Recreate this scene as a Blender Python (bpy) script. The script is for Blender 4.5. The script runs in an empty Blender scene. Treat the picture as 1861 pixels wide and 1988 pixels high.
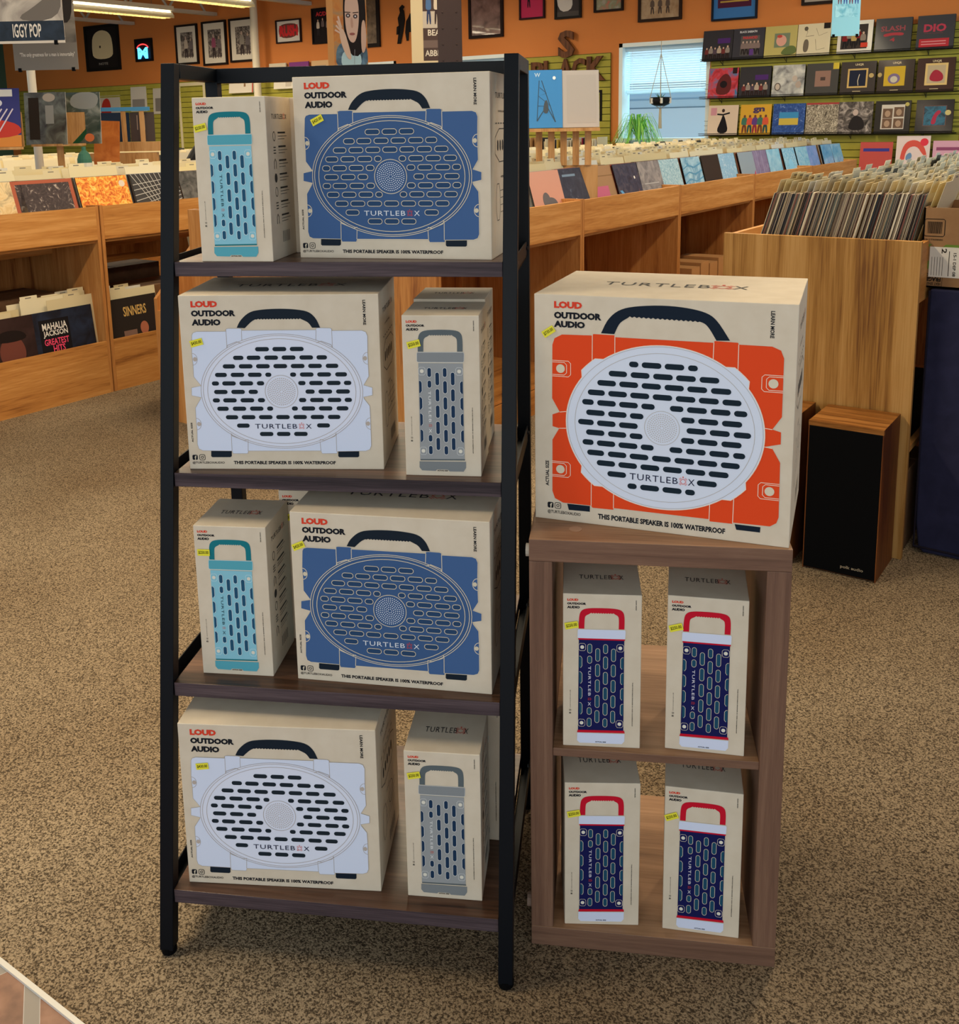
import bpy, math, random
import numpy as np
from mathutils import Matrix, Vector
rnd = random.Random(7)
SC = bpy.context.scene
COL = SC.collection
PI = math.pi

# ------------------------------------------------------------------ camera, world, light, exposure
cd = bpy.data.cameras.new('camera'); cam = bpy.data.objects.new('camera', cd); COL.objects.link(cam)
RT = Vector((0.81753, 0.57557, -0.01914)); DN = Vector((0.09269, -0.16432, -0.98204)); FW = Vector((-0.56838, 0.80108, -0.18768))
m = Matrix((RT, -DN, -FW)).transposed().to_4x4(); m.translation = Vector((0, 0, 1.4459)); cam.matrix_world = m
cd.sensor_fit = 'VERTICAL'; cd.sensor_height = 24; cd.lens = 1989.79 / 1988 * 24
cd.shift_x = (930.5 - 891.17) / 1988; cd.shift_y = -(994 - 620.76) / 1988
cd.clip_start = .05; cd.clip_end = 200
SC.camera = cam
SC.view_settings.view_transform = 'Standard'; SC.view_settings.look = 'None'
SC.view_settings.exposure = 0.38; SC.view_settings.gamma = 1; SC.view_settings.use_curve_mapping = False
W = bpy.data.worlds.new('daylight'); SC.world = W; W.use_nodes = True
W.node_tree.nodes['Background'].inputs[0].default_value = (.68, .87, 1.0, 1); W.node_tree.nodes['Background'].inputs[1].default_value = .8

def area(name, loc, rot, sx, sy, power, col):
    d = bpy.data.lights.new(name, 'AREA'); d.shape = 'RECTANGLE'; d.size = sx; d.size_y = sy; d.energy = power; d.color = col
    o = bpy.data.objects.new(name, d); COL.objects.link(o); o.location = loc; o.rotation_euler = rot; return o
# daylight coming through the shop front behind the camera and the side window
area('shopfront_daylight', (0.9, -2.6, 1.7), (math.radians(86), 0, math.radians(18)), 4.5, 2.4, 46, (1, .93, .84))
area('side_window_daylight', (2.4, 8.2, 2.2), (0, math.radians(72), 0), 2.0, 4.5, 75, (.45, .8, 1))
area('back_window_daylight', (-5.0, 12.5, 3.6), (math.radians(-48), 0, 0), 2.4, 1.4, 150, (.5, .85, 1))

# ------------------------------------------------------------------ materials
def lin(h):
    h = h.lstrip('#'); c = [int(h[i:i+2], 16) / 255 for i in (0, 2, 4)]
    return tuple((x / 12.92 if x <= .04045 else ((x + .055) / 1.055) ** 2.4) for x in c) + (1,)
MC = {}
def base_mat(name):
    mt = bpy.data.materials.new(name); mt.use_nodes = True
    return mt, mt.node_tree, mt.node_tree.nodes['Principled BSDF']
def paint(h, rough=.6, metal=0, coat=0, spec=.2):
    k = (h, rough, metal, coat, spec)
    if k in MC: return MC[k]
    mt, nt, b = base_mat('paint_' + h.strip('#'))
    b.inputs['Base Color'].default_value = lin(h); b.inputs['Roughness'].default_value = rough; b.inputs['Metallic'].default_value = metal
    b.inputs['Coat Weight'].default_value = coat; b.inputs['Coat Roughness'].default_value = .12; b.inputs['Specular IOR Level'].default_value = spec
    MC[k] = mt; return mt
def emit(h, s):
    k = (h, s, 'e')
    if k in MC: return MC[k]
    mt, nt, b = base_mat('glow'); b.inputs['Base Color'].default_value = lin(h)
    b.inputs['Emission Color'].default_value = lin(h); b.inputs['Emission Strength'].default_value = s; MC[k] = mt; return mt
def ramp(nt, cols, src, pos=None, interp='LINEAR'):
    r = nt.nodes.new('ShaderNodeValToRGB'); e = r.color_ramp.elements; r.color_ramp.interpolation = interp
    n = len(cols); pos = pos or [i / (n - 1) for i in range(n)]
    while len(e) < n: e.new(.5)
    for i in range(n): e[i].position = pos[i]; e[i].color = lin(cols[i])
    nt.links.new(src, r.inputs[0]); return r
def coord(nt, scale=(1, 1, 1), kind='Object', rot=(0, 0, 0)):
    t = nt.nodes.new('ShaderNodeTexCoord'); mp = nt.nodes.new('ShaderNodeMapping')
    mp.inputs['Scale'].default_value = scale; mp.inputs['Rotation'].default_value = rot
    nt.links.new(t.outputs[kind], mp.inputs[0]); return mp.outputs[0]
def noise(nt, v, scale, detail=4, dist=0, rough=.5):
    n = nt.nodes.new('ShaderNodeTexNoise'); n.inputs['Scale'].default_value = scale; n.inputs['Detail'].default_value = detail
    n.inputs['Distortion'].default_value = dist; n.inputs['Roughness'].default_value = rough
    nt.links.new(v, n.inputs['Vector']); return n.outputs[0]
def bump(nt, b, src, s, d=.001):
    n = nt.nodes.new('ShaderNodeBump'); n.inputs['Strength'].default_value = s; n.inputs['Distance'].default_value = d
    nt.links.new(src, n.inputs['Height']); nt.links.new(n.outputs[0], b.inputs['Normal'])
def wood(name, cols, axis=0, scale=9, stretch=.06, rough=.5, fine=True, coat=0, dist=1.2, spec=.22):
    mt, nt, b = base_mat(name)
    sc = [1, 1, 1]; sc[axis] = stretch
    v = coord(nt, sc); n1 = noise(nt, v, scale, 5, dist)
    n2 = noise(nt, v, scale * 14, 3, .2)
    mx = nt.nodes.new('ShaderNodeMath'); mx.operation = 'MULTIPLY_ADD'; mx.inputs[1].default_value = .45 if fine else .15
    nt.links.new(n2, mx.inputs[0]); nt.links.new(n1, mx.inputs[2])
    n = len(cols); r = ramp(nt, cols, mx.outputs[0], [.52 + .4 * i / (n - 1) for i in range(n)])
    nt.links.new(r.outputs[0], b.inputs['Base Color']); b.inputs['Roughness'].default_value = rough
    b.inputs['Coat Weight'].default_value = coat; b.inputs['Specular IOR Level'].default_value = spec
    bump(nt, b, n2, .15); return mt
def noisy(cols, scale=6, detail=5, dist=.6, rough=.4, kind='Object', coat=0, pos=None, stretch=(1, 1, 1)):
    coat *= .45
    if scale <= 16: scale *= 2.6; detail += 1
    k = ('n', tuple(cols), scale, detail, dist, rough, kind, coat, stretch)
    if k in MC: return MC[k]
    mt, nt, b = base_mat('mottled')
    r = ramp(nt, cols, noise(nt, coord(nt, stretch, kind), scale, detail, dist), pos or [.3 + .4 * i / (len(cols) - 1) for i in range(len(cols))])
    nt.links.new(r.outputs[0], b.inputs['Base Color']); b.inputs['Roughness'].default_value = rough
    b.inputs['Coat Weight'].default_value = coat; b.inputs['Specular IOR Level'].default_value = .2; MC[k] = mt; return mt
def rand_mat(cols, rough=.5, coat=0):
    mt, nt, b = base_mat('assorted'); oi = nt.nodes.new('ShaderNodeObjectInfo')
    r = ramp(nt, cols, oi.outputs['Random'], [i / len(cols) for i in range(len(cols))], 'CONSTANT')
    nt.links.new(r.outputs[0], b.inputs['Base Color']); b.inputs['Roughness'].default_value = rough; b.inputs['Coat Weight'].default_value = coat; return mt

def carpet_mat():
    mt, nt, b = base_mat('carpet_loop'); v = coord(nt)
    n = noise(nt, v, 240, 2, .6, .6); n0 = noise(nt, v, 1.3, 3)
    r = ramp(nt, ['#453a2d', '#685a47', '#96836a', '#ab987c'], n, [.36, .45, .52, .64])
    r2 = ramp(nt, ['#d8d0c8', '#ffffff'], n0, [.3, .7])
    mx = nt.nodes.new('ShaderNodeMix'); mx.data_type = 'RGBA'; mx.blend_type = 'MULTIPLY'; mx.inputs[0].default_value = 1
    nt.links.new(r.outputs[0], mx.inputs[6]); nt.links.new(r2.outputs[0], mx.inputs[7]); nt.links.new(mx.outputs[2], b.inputs['Base Color'])
    b.inputs['Roughness'].default_value = .95; b.inputs['Specular IOR Level'].default_value = .1; bump(nt, b, n, .8, .004); return mt
def tile_mat():
    mt, nt, b = base_mat('terracotta_flagstone'); v = coord(nt)
    vo = nt.nodes.new('ShaderNodeTexVoronoi'); vo.feature = 'DISTANCE_TO_EDGE'; vo.inputs['Scale'].default_value = 3.4; nt.links.new(v, vo.inputs['Vector'])
    n = noise(nt, v, 18, 6); r = ramp(nt, ['#70503f', '#8d6650', '#a67f68'], n, [.3, .5, .75])
    g = ramp(nt, ['#8f867c', '#8f867c', '#ffffff'], vo.outputs['Distance'], [0, .035, .04])
    mx = nt.nodes.new('ShaderNodeMix'); mx.data_type = 'RGBA'; nt.links.new(g.outputs[0], mx.inputs[6])
    cmp_ = nt.nodes.new('ShaderNodeMath'); cmp_.operation = 'GREATER_THAN'; cmp_.inputs[1].default_value = .038; nt.links.new(vo.outputs['Distance'], cmp_.inputs[0])
    nt.links.new(cmp_.outputs[0], mx.inputs[0]); nt.links.new(r.outputs[0], mx.inputs[7]); nt.links.new(mx.outputs[2], b.inputs['Base Color'])
    b.inputs['Roughness'].default_value = .5; bump(nt, b, n, .4, .004); return mt
def wall_mat():
    mt, nt, b = base_mat('orange_wall'); n = noise(nt, coord(nt), .8, 3)
    r = ramp(nt, ['#c4722f', '#cb7a37'], n, [.3, .7]); nt.links.new(r.outputs[0], b.inputs['Base Color']); b.inputs['Roughness'].default_value = .75; return mt

CARPET = carpet_mat(); TILE = tile_mat(); ORANGE = wall_mat()
CARTON = noisy(['#cfc0aa', '#d6c8b3'], 30, 3, .2, .6)
OAKV = wood('oak_vertical', ['#85502a', '#ab703a', '#b97e44', '#c68d52'], 2, 9)
OAKH = wood('oak_horizontal', ['#8a5629', '#b1763b', '#be8446', '#cc9456'], 1, 9)
OAKHX = wood('oak_horizontal_across', ['#8a5629', '#b1763b', '#be8446', '#cc9456'], 0, 9)
PINEV = wood('pine_vertical', ['#6c431e', '#96682f', '#ad7e42', '#ba8c50'], 2, 13, .03)
SHELFTOP = wood('walnut_shelf_top', ['#2a1a10', '#4a3020', '#5e4130', '#74523c'], 0, 10, .05, .3, spec=.4)
SHELFEDGE = wood('walnut_shelf_edge', ['#2a2226', '#3b3034', '#4a3d41', '#57494c'], 0, 30, .03, .55)
CUBE = wood('taupe_wood', ['#65493a', '#6f5141', '#775846', '#80604d'], 2, 60, .03, .5)
CUBEH = wood('taupe_wood_across', ['#65493a', '#6f5141', '#775846', '#80604d'], 0, 60, .03, .5)
CUBET = wood('taupe_wood_top', ['#835f43', '#9a7353', '#aa815f', '#b98f6c'], 0, 14, .05, .4)
TEAK = wood('speaker_veneer', ['#5a3113', '#82501f', '#9a6530', '#a9733b'], 0, 20, .05, .45)
TEAKV = wood('speaker_veneer_side', ['#4a2410', '#6a3a18', '#80491f'], 2, 20, .05, .45)
STEEL = paint('#04080f', .42, .0, .0, .14)
CREAM = paint('#e2d4b8', .6)
DARK = paint('#050506', .7, 0, 0, .08)

# ------------------------------------------------------------------ mesh builder
class G:
    def __init__(s): s.v = []; s.f = []; s.m = []; s.mats = []
    def mi(s, mat):
        if mat not in s.mats: s.mats.append(mat)
        return s.mats.index(mat)
    def face(s, pts, mat):
        k = len(s.v); s.v += [tuple(p) for p in pts]; s.f.append(tuple(range(k, k + len(pts)))); s.m.append(s.mi(mat))
    def hexa(s, c, mat, mtop=None, mfront=None):
        k = len(s.v); s.v += [tuple(p) for p in c]; i = s.mi(mat)
        for q, fm in (((0, 3, 2, 1), mat), ((4, 5, 6, 7), mtop or mat), ((0, 1, 5, 4), mfront or mat), ((1, 2, 6, 5), mat), ((2, 3, 7, 6), mat), ((3, 0, 4, 7), mat)):
            s.f.append(tuple(k + a for a in q)); s.m.append(s.mi(fm))
    def box(s, x0, y0, z0, x1, y1, z1, mat, mtop=None, mfront=None):
        s.hexa([(x0, y0, z0), (x1, y0, z0), (x1, y1, z0), (x0, y1, z0), (x0, y0, z1), (x1, y0, z1), (x1, y1, z1), (x0, y1, z1)], mat, mtop, mfront)
    def bar(s, p, q, wx, wy, mat):
        a = wx / 2; b = wy / 2; o = [(-a, -b), (a, -b), (a, b), (-a, b)]
        s.hexa([(p[0] + i, p[1] + j, p[2]) for i, j in o] + [(q[0] + i, q[1] + j, q[2]) for i, j in o], mat)
    def tube(s, p, q, r, mat, n=10, r2=None):
        p = Vector(p); q = Vector(q); r2 = r if r2 is None else r2; d = (q - p).normalized()
        a = d.orthogonal().normalized(); b = d.cross(a); k = len(s.v); i = s.mi(mat)
        for c, rr in ((p, r), (q, r2)):
            for t in range(n): s.v.append(tuple(c + (a * math.cos(2 * PI * t / n) + b * math.sin(2 * PI * t / n)) * rr))
        for t in range(n): s.f.append((k + t, k + (t + 1) % n, k + n + (t + 1) % n, k + n + t)); s.m.append(i)
        s.f.append(tuple(k + t for t in reversed(range(n)))); s.m.append(i); s.f.append(tuple(k + n + t for t in range(n))); s.m.append(i)
    def lathe(s, prof, mat, n=20, c=(0, 0)):
        k = len(s.v); i = s.mi(mat)
        for r, z in prof:
            for t in range(n): s.v.append((c[0] + r * math.cos(2 * PI * t / n), c[1] + r * math.sin(2 * PI * t / n), z))
        for j in range(len(prof) - 1):
            for t in range(n): s.f.append((k + j * n + t, k + j * n + (t + 1) % n, k + (j + 1) * n + (t + 1) % n, k + (j + 1) * n + t)); s.m.append(i)
        s.f.append(tuple(k + t for t in reversed(range(n)))); s.m.append(i); e = k + (len(prof) - 1) * n; s.f.append(tuple(e + t for t in range(n))); s.m.append(i)
    def flat(s, pts, mat, lay, fr): s.face([fr(x, z, lay) for x, z in pts], mat)
    def build(s, name, parent=None, loc=(0, 0, 0), rot=(0, 0, 0), bevel=0, smooth=False):
        me = bpy.data.meshes.new(name); me.from_pydata(s.v, [], s.f); me.update()
        for mt in s.mats: me.materials.append(mt)
        me.polygons.foreach_set('material_index', s.m)
        if smooth: me.polygons.foreach_set('use_smooth', [True] * len(s.f))
        o = bpy.data.objects.new(name, me); COL.objects.link(o); o.location = loc; o.rotation_euler = rot
        if parent: o.parent = parent
        if bevel:
            bv = o.modifiers.new('edge', 'BEVEL'); bv.width = bevel; bv.segments = 2; bv.limit_method = 'ANGLE'
        return o
def tag(o, label=None, cat=None, group=None, kind=None):
    if label: o['label'] = label
    if cat: o['category'] = cat
    if group: o['group'] = group
    if kind: o['kind'] = kind
    return o
def thing(name, label, cat, loc=(0, 0, 0), rz=0, group=None):
    o = bpy.data.objects.new(name, None); COL.objects.link(o); o.location = loc; o.rotation_euler = (0, 0, rz); o.empty_display_size = .1
    return tag(o, label, cat, group)
def copy_tree(o, parent=None):
    c = o.copy(); COL.objects.link(c); c.parent = parent
    for ch in list(o.children): copy_tree(ch, c)
    return c
def bx(name, x0, y0, z0, x1, y1, z1, mat, parent=None, bevel=0, mtop=None, mfront=None, kind=None, label=None, cat=None, group=None):
    g = G(); cx, cy, cz = (x0 + x1) / 2, (y0 + y1) / 2, z0
    if parent: cx = cy = cz = 0
    g.box(x0 - cx, y0 - cy, z0 - cz, x1 - cx, y1 - cy, z1 - cz, mat, mtop, mfront)
    return tag(g.build(name, parent, (cx, cy, cz), bevel=bevel), label, cat, group, kind)

# ------------------------------------------------------------------ flat artwork (print on faces)
TC = {}
def glyphs(s, bold=0, space=1):
    k = (s, bold, space)
    if k in TC: return TC[k]
    c = bpy.data.curves.new('lettering', 'FONT'); c.body = s; c.size = 1; c.offset = bold; c.space_character = space; c.resolution_u = 2
    o = bpy.data.objects.new('lettering', c); me = bpy.data.meshes.new_from_object(o)
    v = np.array([p.co[:2] for p in me.vertices]); f = [tuple(p.vertices) for p in me.polygons]
    lo = v.min(0); hi = v.max(0); v = (v - lo) / np.maximum(hi - lo, 1e-6)
    bpy.data.objects.remove(o); bpy.data.meshes.remove(me); bpy.data.curves.remove(c)
    TC[k] = (v, f); return TC[k]
def text(g, fr, x0, z0, x1, z1, s, mat, lay, mode='', bold=.02, space=1):
    v, f = glyphs(s, bold, space); P = []
    for a, b in v:
        if mode == '': q = (x0 + a * (x1 - x0), z0 + b * (z1 - z0))
        elif mode == 'dn': q = (x0 + b * (x1 - x0), z1 - a * (z1 - z0))
        elif mode == 'up': q = (x1 - b * (x1 - x0), z0 + a * (z1 - z0))
        else: q = (x1 - a * (x1 - x0), z1 - b * (z1 - z0))
        P.append(q)
    k = len(g.v); i = g.mi(mat); g.v += [tuple(fr(x, z, lay)) for x, z in P]
    for q in f: g.f.append(tuple(k + a for a in q)); g.m.append(i)
def ell(cx, cz, rx, rz, n=28, a0=0, a1=2 * PI): return [(cx + rx * math.cos(a0 + (a1 - a0) * t / n), cz + rz * math.sin(a0 + (a1 - a0) * t / n)) for t in range(n if a1 - a0 > 6.28 else n + 1)]
def capsule(x0, z0, x1, z1, n=6):
    w, h = x1 - x0, z1 - z0
    if w >= h:
        r = h / 2; cz = (z0 + z1) / 2
        return ell(x1 - r, cz, r, r, n, -PI / 2, PI / 2) + ell(x0 + r, cz, r, r, n, PI / 2, 3 * PI / 2)
    r = w / 2; cx = (x0 + x1) / 2
    return ell(cx, z1 - r, r, r, n, 0, PI) + ell(cx, z0 + r, r, r, n, PI, 2 * PI)
def ribbon(g, fr, pts, w, mat, lay, closed=False):
    P = [Vector((p[0], p[1])) for p in pts]; n = len(P); L = []; Rr = []
    for i in range(n):
        a = P[(i - 1) % n] if (closed or i > 0) else P[i]; b = P[(i + 1) % n] if (closed or i < n - 1) else P[i]
        d = (b - a); d = d.normalized() if d.length > 1e-9 else Vector((1, 0)); nn = Vector((-d.y, d.x)) * w / 2; L.append(P[i] + nn); Rr.append(P[i] - nn)
    k = len(g.v); i_ = g.mi(mat); g.v += [tuple(fr(p.x, p.y, lay)) for p in L] + [tuple(fr(p.x, p.y, lay)) for p in Rr]
    for i in range(n if closed else n - 1): j = (i + 1) % n; g.f.append((k + n + i, k + n + j, k + j, k + i)); g.m.append(i_)
def smoothpoly(P, it=2, closed=True):
    for _ in range(it):
        Q = []; n = len(P)
        for i in range(n if closed else n - 1):
            a, b = P[i], P[(i + 1) % n]; Q += [(a[0] * .75 + b[0] * .25, a[1] * .75 + b[1] * .25), (a[0] * .25 + b[0] * .75, a[1] * .25 + b[1] * .75)]
        P = Q if closed else [P[0]] + Q[1:-1] + [P[-1]]
    return P
def mat_of(c): return paint(c, .62, 0, 0, .12) if isinstance(c, str) else c
def draw(g, fr, x0, z0, w, h, items, lay0=.0004, dl=.0003):
    X = lambda u: x0 + u * w; Z = lambda v: z0 + v * h
    for i, it in enumerate(items):
        k = it[0]; l = lay0 + i * dl
        if k == 'r': g.flat([(X(it[1]), Z(it[2])), (X(it[3]), Z(it[2])), (X(it[3]), Z(it[4])), (X(it[1]), Z(it[4]))], mat_of(it[5]), l, fr)
        elif k == 'e': g.flat(ell(X(it[1]), Z(it[2]), it[3] * w, it[4] * h), mat_of(it[5]), l, fr)
        elif k == 'p': g.flat([(X(a), Z(b)) for a, b in it[1]], mat_of(it[2]), l, fr)
        elif k == 's': g.flat(smoothpoly([(X(a), Z(b)) for a, b in it[1]]), mat_of(it[2]), l, fr)
        elif k == 'l': ribbon(g, fr, [(X(a), Z(b)) for a, b in it[1]], it[2] * w, mat_of(it[3]), l)
        elif k == 't': text(g, fr, X(it[1]), Z(it[2]), X(it[3]), Z(it[4]), it[5], mat_of(it[6]), l, it[7] if len(it) > 7 else '', it[8] if len(it) > 8 else .02)
        elif k == 'f':   # standing figure: x, z foot, height, colours of legs, torso, head
            a, b, hh = it[1:4]; s = hh * .5
            g.flat(smoothpoly([(X(a + p * s), Z(b + q * hh)) for p, q in ((-.28, 0), (-.08, 0), (0, .42), (.1, 0), (.3, 0), (.2, .5), (-.2, .5))], 1), mat_of(it[4]), l, fr)
            g.flat(smoothpoly([(X(a + p * s), Z(b + q * hh)) for p, q in ((-.22, .45), (.22, .45), (.34, .5), (.28, .84), (0, .88), (-.28, .84), (-.36, .5))], 1), mat_of(it[5]), l + dl * .3, fr)
            g.flat(ell(X(a), Z(b + .93 * hh), .13 * s * w, .08 * hh * h, 12), mat_of(it[6]), l + dl * .6, fr)
FRONT = lambda x, z, l: (x, -l, z)
def panel(name, w, d, h, art, base='#d8d0c0', label=None, cat=None, group=None, loc=(0, 0, 0), rot=(0, 0, 0), edge=None, parent=None, inset=0):
    g = G(); bm_ = mat_of(base); g.box(-w / 2, 0, 0, w / 2, d, h, mat_of(edge) if edge else bm_, None, bm_)
    draw(g, FRONT, -w / 2 + inset, inset, w - 2 * inset, h - 2 * inset, art)
    return tag(g.build(name, parent, loc, rot), label, cat, group)

# ------------------------------------------------------------------ the room
bx('floor', -19, .806, -.06, 6, 11.3, 0, CARPET, kind='structure').name = 'floor'
bx('floor_tile', -7, -4, -.06, 6, .797, -.001, TILE, kind='structure').name = 'floor'
bx('trim_1', -7, .797, -.06, 6, .806, .004, paint('#d8d4cc', .4, .2), kind='structure')
WY = 11.2
WX0, WX1, WZ0, WZ1 = -5.58, -4.46, 1.22, 2.33       # right window
VX0, VX1, VZ0, VZ1 = -8.1, -6.99, 1.3, 2.30      # middle window
UX0, UX1 = -10.0, -8.91                              # left window
g = G()
xs = [(-18.2, UX0), (UX1, VX0), (VX1, WX0), (WX1, 3.2)]
for a, b in xs: g.box(a, WY, 0, b, WY + .22, 3.7, ORANGE)
for a, b, z0, z1 in ((UX0, UX1, VZ0, VZ1), (VX0, VX1, VZ0, VZ1), (WX0, WX1, WZ0, WZ1)):
    g.box(a, WY, 0, b, WY + .22, z0, ORANGE); g.box(a, WY, z1, b, WY + .22, 3.7, ORANGE)
tag(g.build('wall_back'), kind='structure')
bx('wall_left', -18.4, -4, 0, -18.2, WY + .22, 3.7, paint('#3f5a4c', .8), kind='structure')
bx('ceiling', -18.4, -4, 3.7, 3.2, WY + .22, 3.8, paint('#8f8b86', .9), kind='structure')
g = G(); g.box(3.2, 2.0, 0, 3.4, 6.0, 3.7, ORANGE); g.box(3.2, 10.4, 0, 3.4, WY + .22, 3.7, ORANGE); g.box(3.2, 6, 0, 3.4, 10.4, .9, ORANGE)
tag(g.build('wall_right'), kind='structure')
LIME = noisy(['#989238', '#a39c40'], 3, 3, 0, .6); GROOVE = paint('#474a1c', .8)
def slatwall(x0, x1, z0, z1, name):
    g = G(); g.box(x0, WY - .012, z0, x1, WY, z1, GROOVE); p = (z1 - z0) / max(1, round((z1 - z0) / .078)); z = z0
    while z < z1 - .01: g.box(x0, WY - .03, z, x1, WY - .012, z + p * .9, LIME); z += p
    return tag(g.build(name), kind='structure')
slatwall(-17.9, -10.05, .6, 2.19, 'trim_2'); slatwall(-6.93, -5.68, .9, 2.235, 'trim_3'); slatwall(-4.44, -1.88, .8, 2.33, 'trim_4')
slatwall(-8.88, -8.12, .9, 2.13, 'trim_5')
def window(n, x0, x1, z0, z1, blind):
    t = thing('window_%d' % n, None, None, ((x0 + x1) / 2, WY, z0)); tag(t, kind='structure'); w = (x1 - x0) / 2; h = z1 - z0
    wh = paint('#dfe9ea', .45)
    g = G()
    for a in (-w, w - .045): g.box(a, .0, 0, a + .045, .2, h, wh)
    g.box(-w, 0, h - .045, w, .2, h, wh); g.box(-w - .02, -.04, -.03, w + .02, .2, .02, wh); g.box(-w, .14, h * .48, w, .17, h * .5, wh)
    g.build('window_frame', t)
    gm, nt, b = base_mat('window_glass'); b.inputs['Transmission Weight'].default_value = 1; b.inputs['Roughness'].default_value = 0; b.inputs['IOR'].default_value = 1.02; b.inputs['Base Color'].default_value = (.85, .97, 1, 1)
    g = G(); g.box(-w + .04, .15, .02, w - .04, .156, h - .04, gm); g.build('window_pane', t)
    g = G(); z = h - .07; bl, nt_, b_ = base_mat('blind_slat'); b_.inputs['Base Color'].default_value = lin('#eef4f6'); tr_ = nt_.nodes.new('ShaderNodeBsdfTranslucent'); tr_.inputs[0].default_value = (.8, .95, 1, 1); ms_ = nt_.nodes.new('ShaderNodeMixShader'); ms_.inputs[0].default_value = .55; nt_.links.new(b_.outputs[0], ms_.inputs[1]); nt_.links.new(tr_.outputs[0], ms_.inputs[2]); nt_.links.new(ms_.outputs[0], nt_.nodes['Material Output'].inputs[0])
    while z > h * (1 - blind): g.hexa([(-w + .06, .07, z), (w - .06, .07, z), (w - .06, .096, z + .010), (-w + .06, .096, z + .010), (-w + .06, .07, z + .0015), (w - .06, .07, z + .0015), (w - .06, .096, z + .0115), (-w + .06, .096, z + .0115)], bl); z -= .026
    g.box(-w + .06, .07, z - .005, w - .06, .1, z + .025, bl); g.box(-w + .05, .065, h - .09, w - .05, .105, h - .045, bl)
    for a in (-w * .75, w * .75): g.tube((a, .068, z), (a, .068, h - .06), .002, bl, 4)
    g.build('blind', t); return t
window(1, UX0, UX1, VZ0, VZ1, .9); window(2, VX0, VX1, VZ0, VZ1, .9); window(3, WX0, WX1, WZ0, WZ1, .5)
# neighbouring building seen through the glass
t = thing('neighbouring_building', 'pale blue sided building seen outside through the window', 'building', (-7, 15.2, 0))
g = G(); g.box(-2.5, 0, 0, 3.2, 3, 1.9, paint('#b0daf5', .8)); z = .1
while z < 1.85: g.box(-2.5, -.02, z, 3.2, 0, z + .11, paint('#c2e4fa', .8)); z += .14
g.build('wall', t); bx('garage_door', -.5, -.05, 0, 1.4, -.02, 1.62, paint('#cfe6f6', .6), t); bx('roof', -2.8, -.3, 1.9, 3.5, 3.2, 2.02, paint('#c9dbe6', .7), t)

# roof joists, pipe columns, steel column
for i, (x, lab) in enumerate(((-14.39, 'grey open web roof joist over the big framed white plaque'), (-12.41, 'grey open web roof joist above the three framed photos'), (-10.45, 'grey open web roof joist above the red lettered frame'))):
    t = thing('roof_joist', lab, 'joist', (x, 6.6, 3.14), 0, 'roof joists'); gm = paint('#b7b1a8', .5)
    bx('bottom_chord', -.05, -4, 0, .05, 4.59, .05, gm, t); bx('top_chord', -.05, -4, .5, .05, 4.59, .56, gm, t)
    g = G(); y = -4
    while y < 4.4: g.tube((0, y, .04), (0, y + .35, .5), .018, gm, 6); g.tube((0, y + .35, .5), (0, y + .7, .04), .018, gm, 6); y += .7
    g.build('web', t)
def pipe(x, y, r, z0, z1, lab, colr):
    t = thing('pipe_column', lab, 'column', (x, y, 0), 0, 'round columns'); g = G(); g.tube((0, 0, z0), (0, 0, z1), r, paint(colr, .45), 20); g.build('shaft', t, smooth=False); bx('base_plate', -r * 1.6, -r * 1.6, 0, r * 1.6, r * 1.6, .012, paint(colr, .45), t)
pipe(-11.38, 11.0, .055, 0, 3.7, 'cream round pipe column against the orange wall beside the three framed photos', '#d9cfb9')
pipe(-5.98, 3.85, .026, 0, 3.7, 'thin cream round post rising between record islands behind the hanging poster', '#e8ddc8')
t = thing('steel_column', 'dark brown riveted steel column rising behind the ladder shelf', 'column', (-3.61, 5.05, 0), .6); bm_ = paint('#33241f', .35)
g = G(); g.box(-.07, -.06, 0, .07, -.048, 3.7, bm_); g.box(-.07, .048, 0, .07, .06, 3.7, bm_); g.box(-.006, -.05, 0, .006, .05, 3.7, bm_); g.build('beam', t)
g = G()
for k in range(40):
    for s in (-.04, .04): g.lathe([(.006, 0), (.004, .003)], bm_, 6, (s, k * .09))
o = g.build('rivets', t, (0, -.06, .1), (PI / 2, 0, 0))

# ------------------------------------------------------------------ ceiling lamps
def fixture():
    t = thing('strip_light', 'x', 'ceiling light', (0, 0, 2.9), 0, 'fluorescent strip lights')
    wh = paint('#cfc9bb', .4)
    g = G(); g.box(-.1, -1.2, .07, .1, 1.2, .13, wh); g.hexa([(-.1, -1.2, .0), (-.09, -1.2, .0), (-.09, 1.2, .0), (-.1, 1.2, .0), (-.03, -1.2, .08), (-.02, -1.2, .08), (-.02, 1.2, .08), (-.03, 1.2, .08)], wh)
    g.hexa([(.09, -1.2, .0), (.1, -1.2, .0), (.1, 1.2, .0), (.09, 1.2, .0), (.02, -1.2, .08), (.03, -1.2, .08), (.03, 1.2, .08), (.02, 1.2, .08)], wh); g.build('housing', t)
    tm = emit('#fff0c8', 9)
    for s in (-.045, .045):
        g = G(); g.tube((s, -1.17, .045), (s, 1.17, .045), .017, tm, 8); g.build('tube', t)
    g = G(); y = -1.19; lm = paint('#e9dcae', .4)
    while y < 1.2: g.box(-.095, y, -.03, .095, y + .004, .012, lm); y += .06
    for s in (-.095, .0, .092): g.box(s, -1.2, -.03, s + .003, 1.2, .005, lm)
    g.build('louvre', t)
    g = G()
    for s in (-.9, .9): g.tube((0, s, .13), (0, s, .8), .003, paint('#77736b', .4), 6)
    g.build('cable', t)
    return t
FX = fixture()
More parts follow.
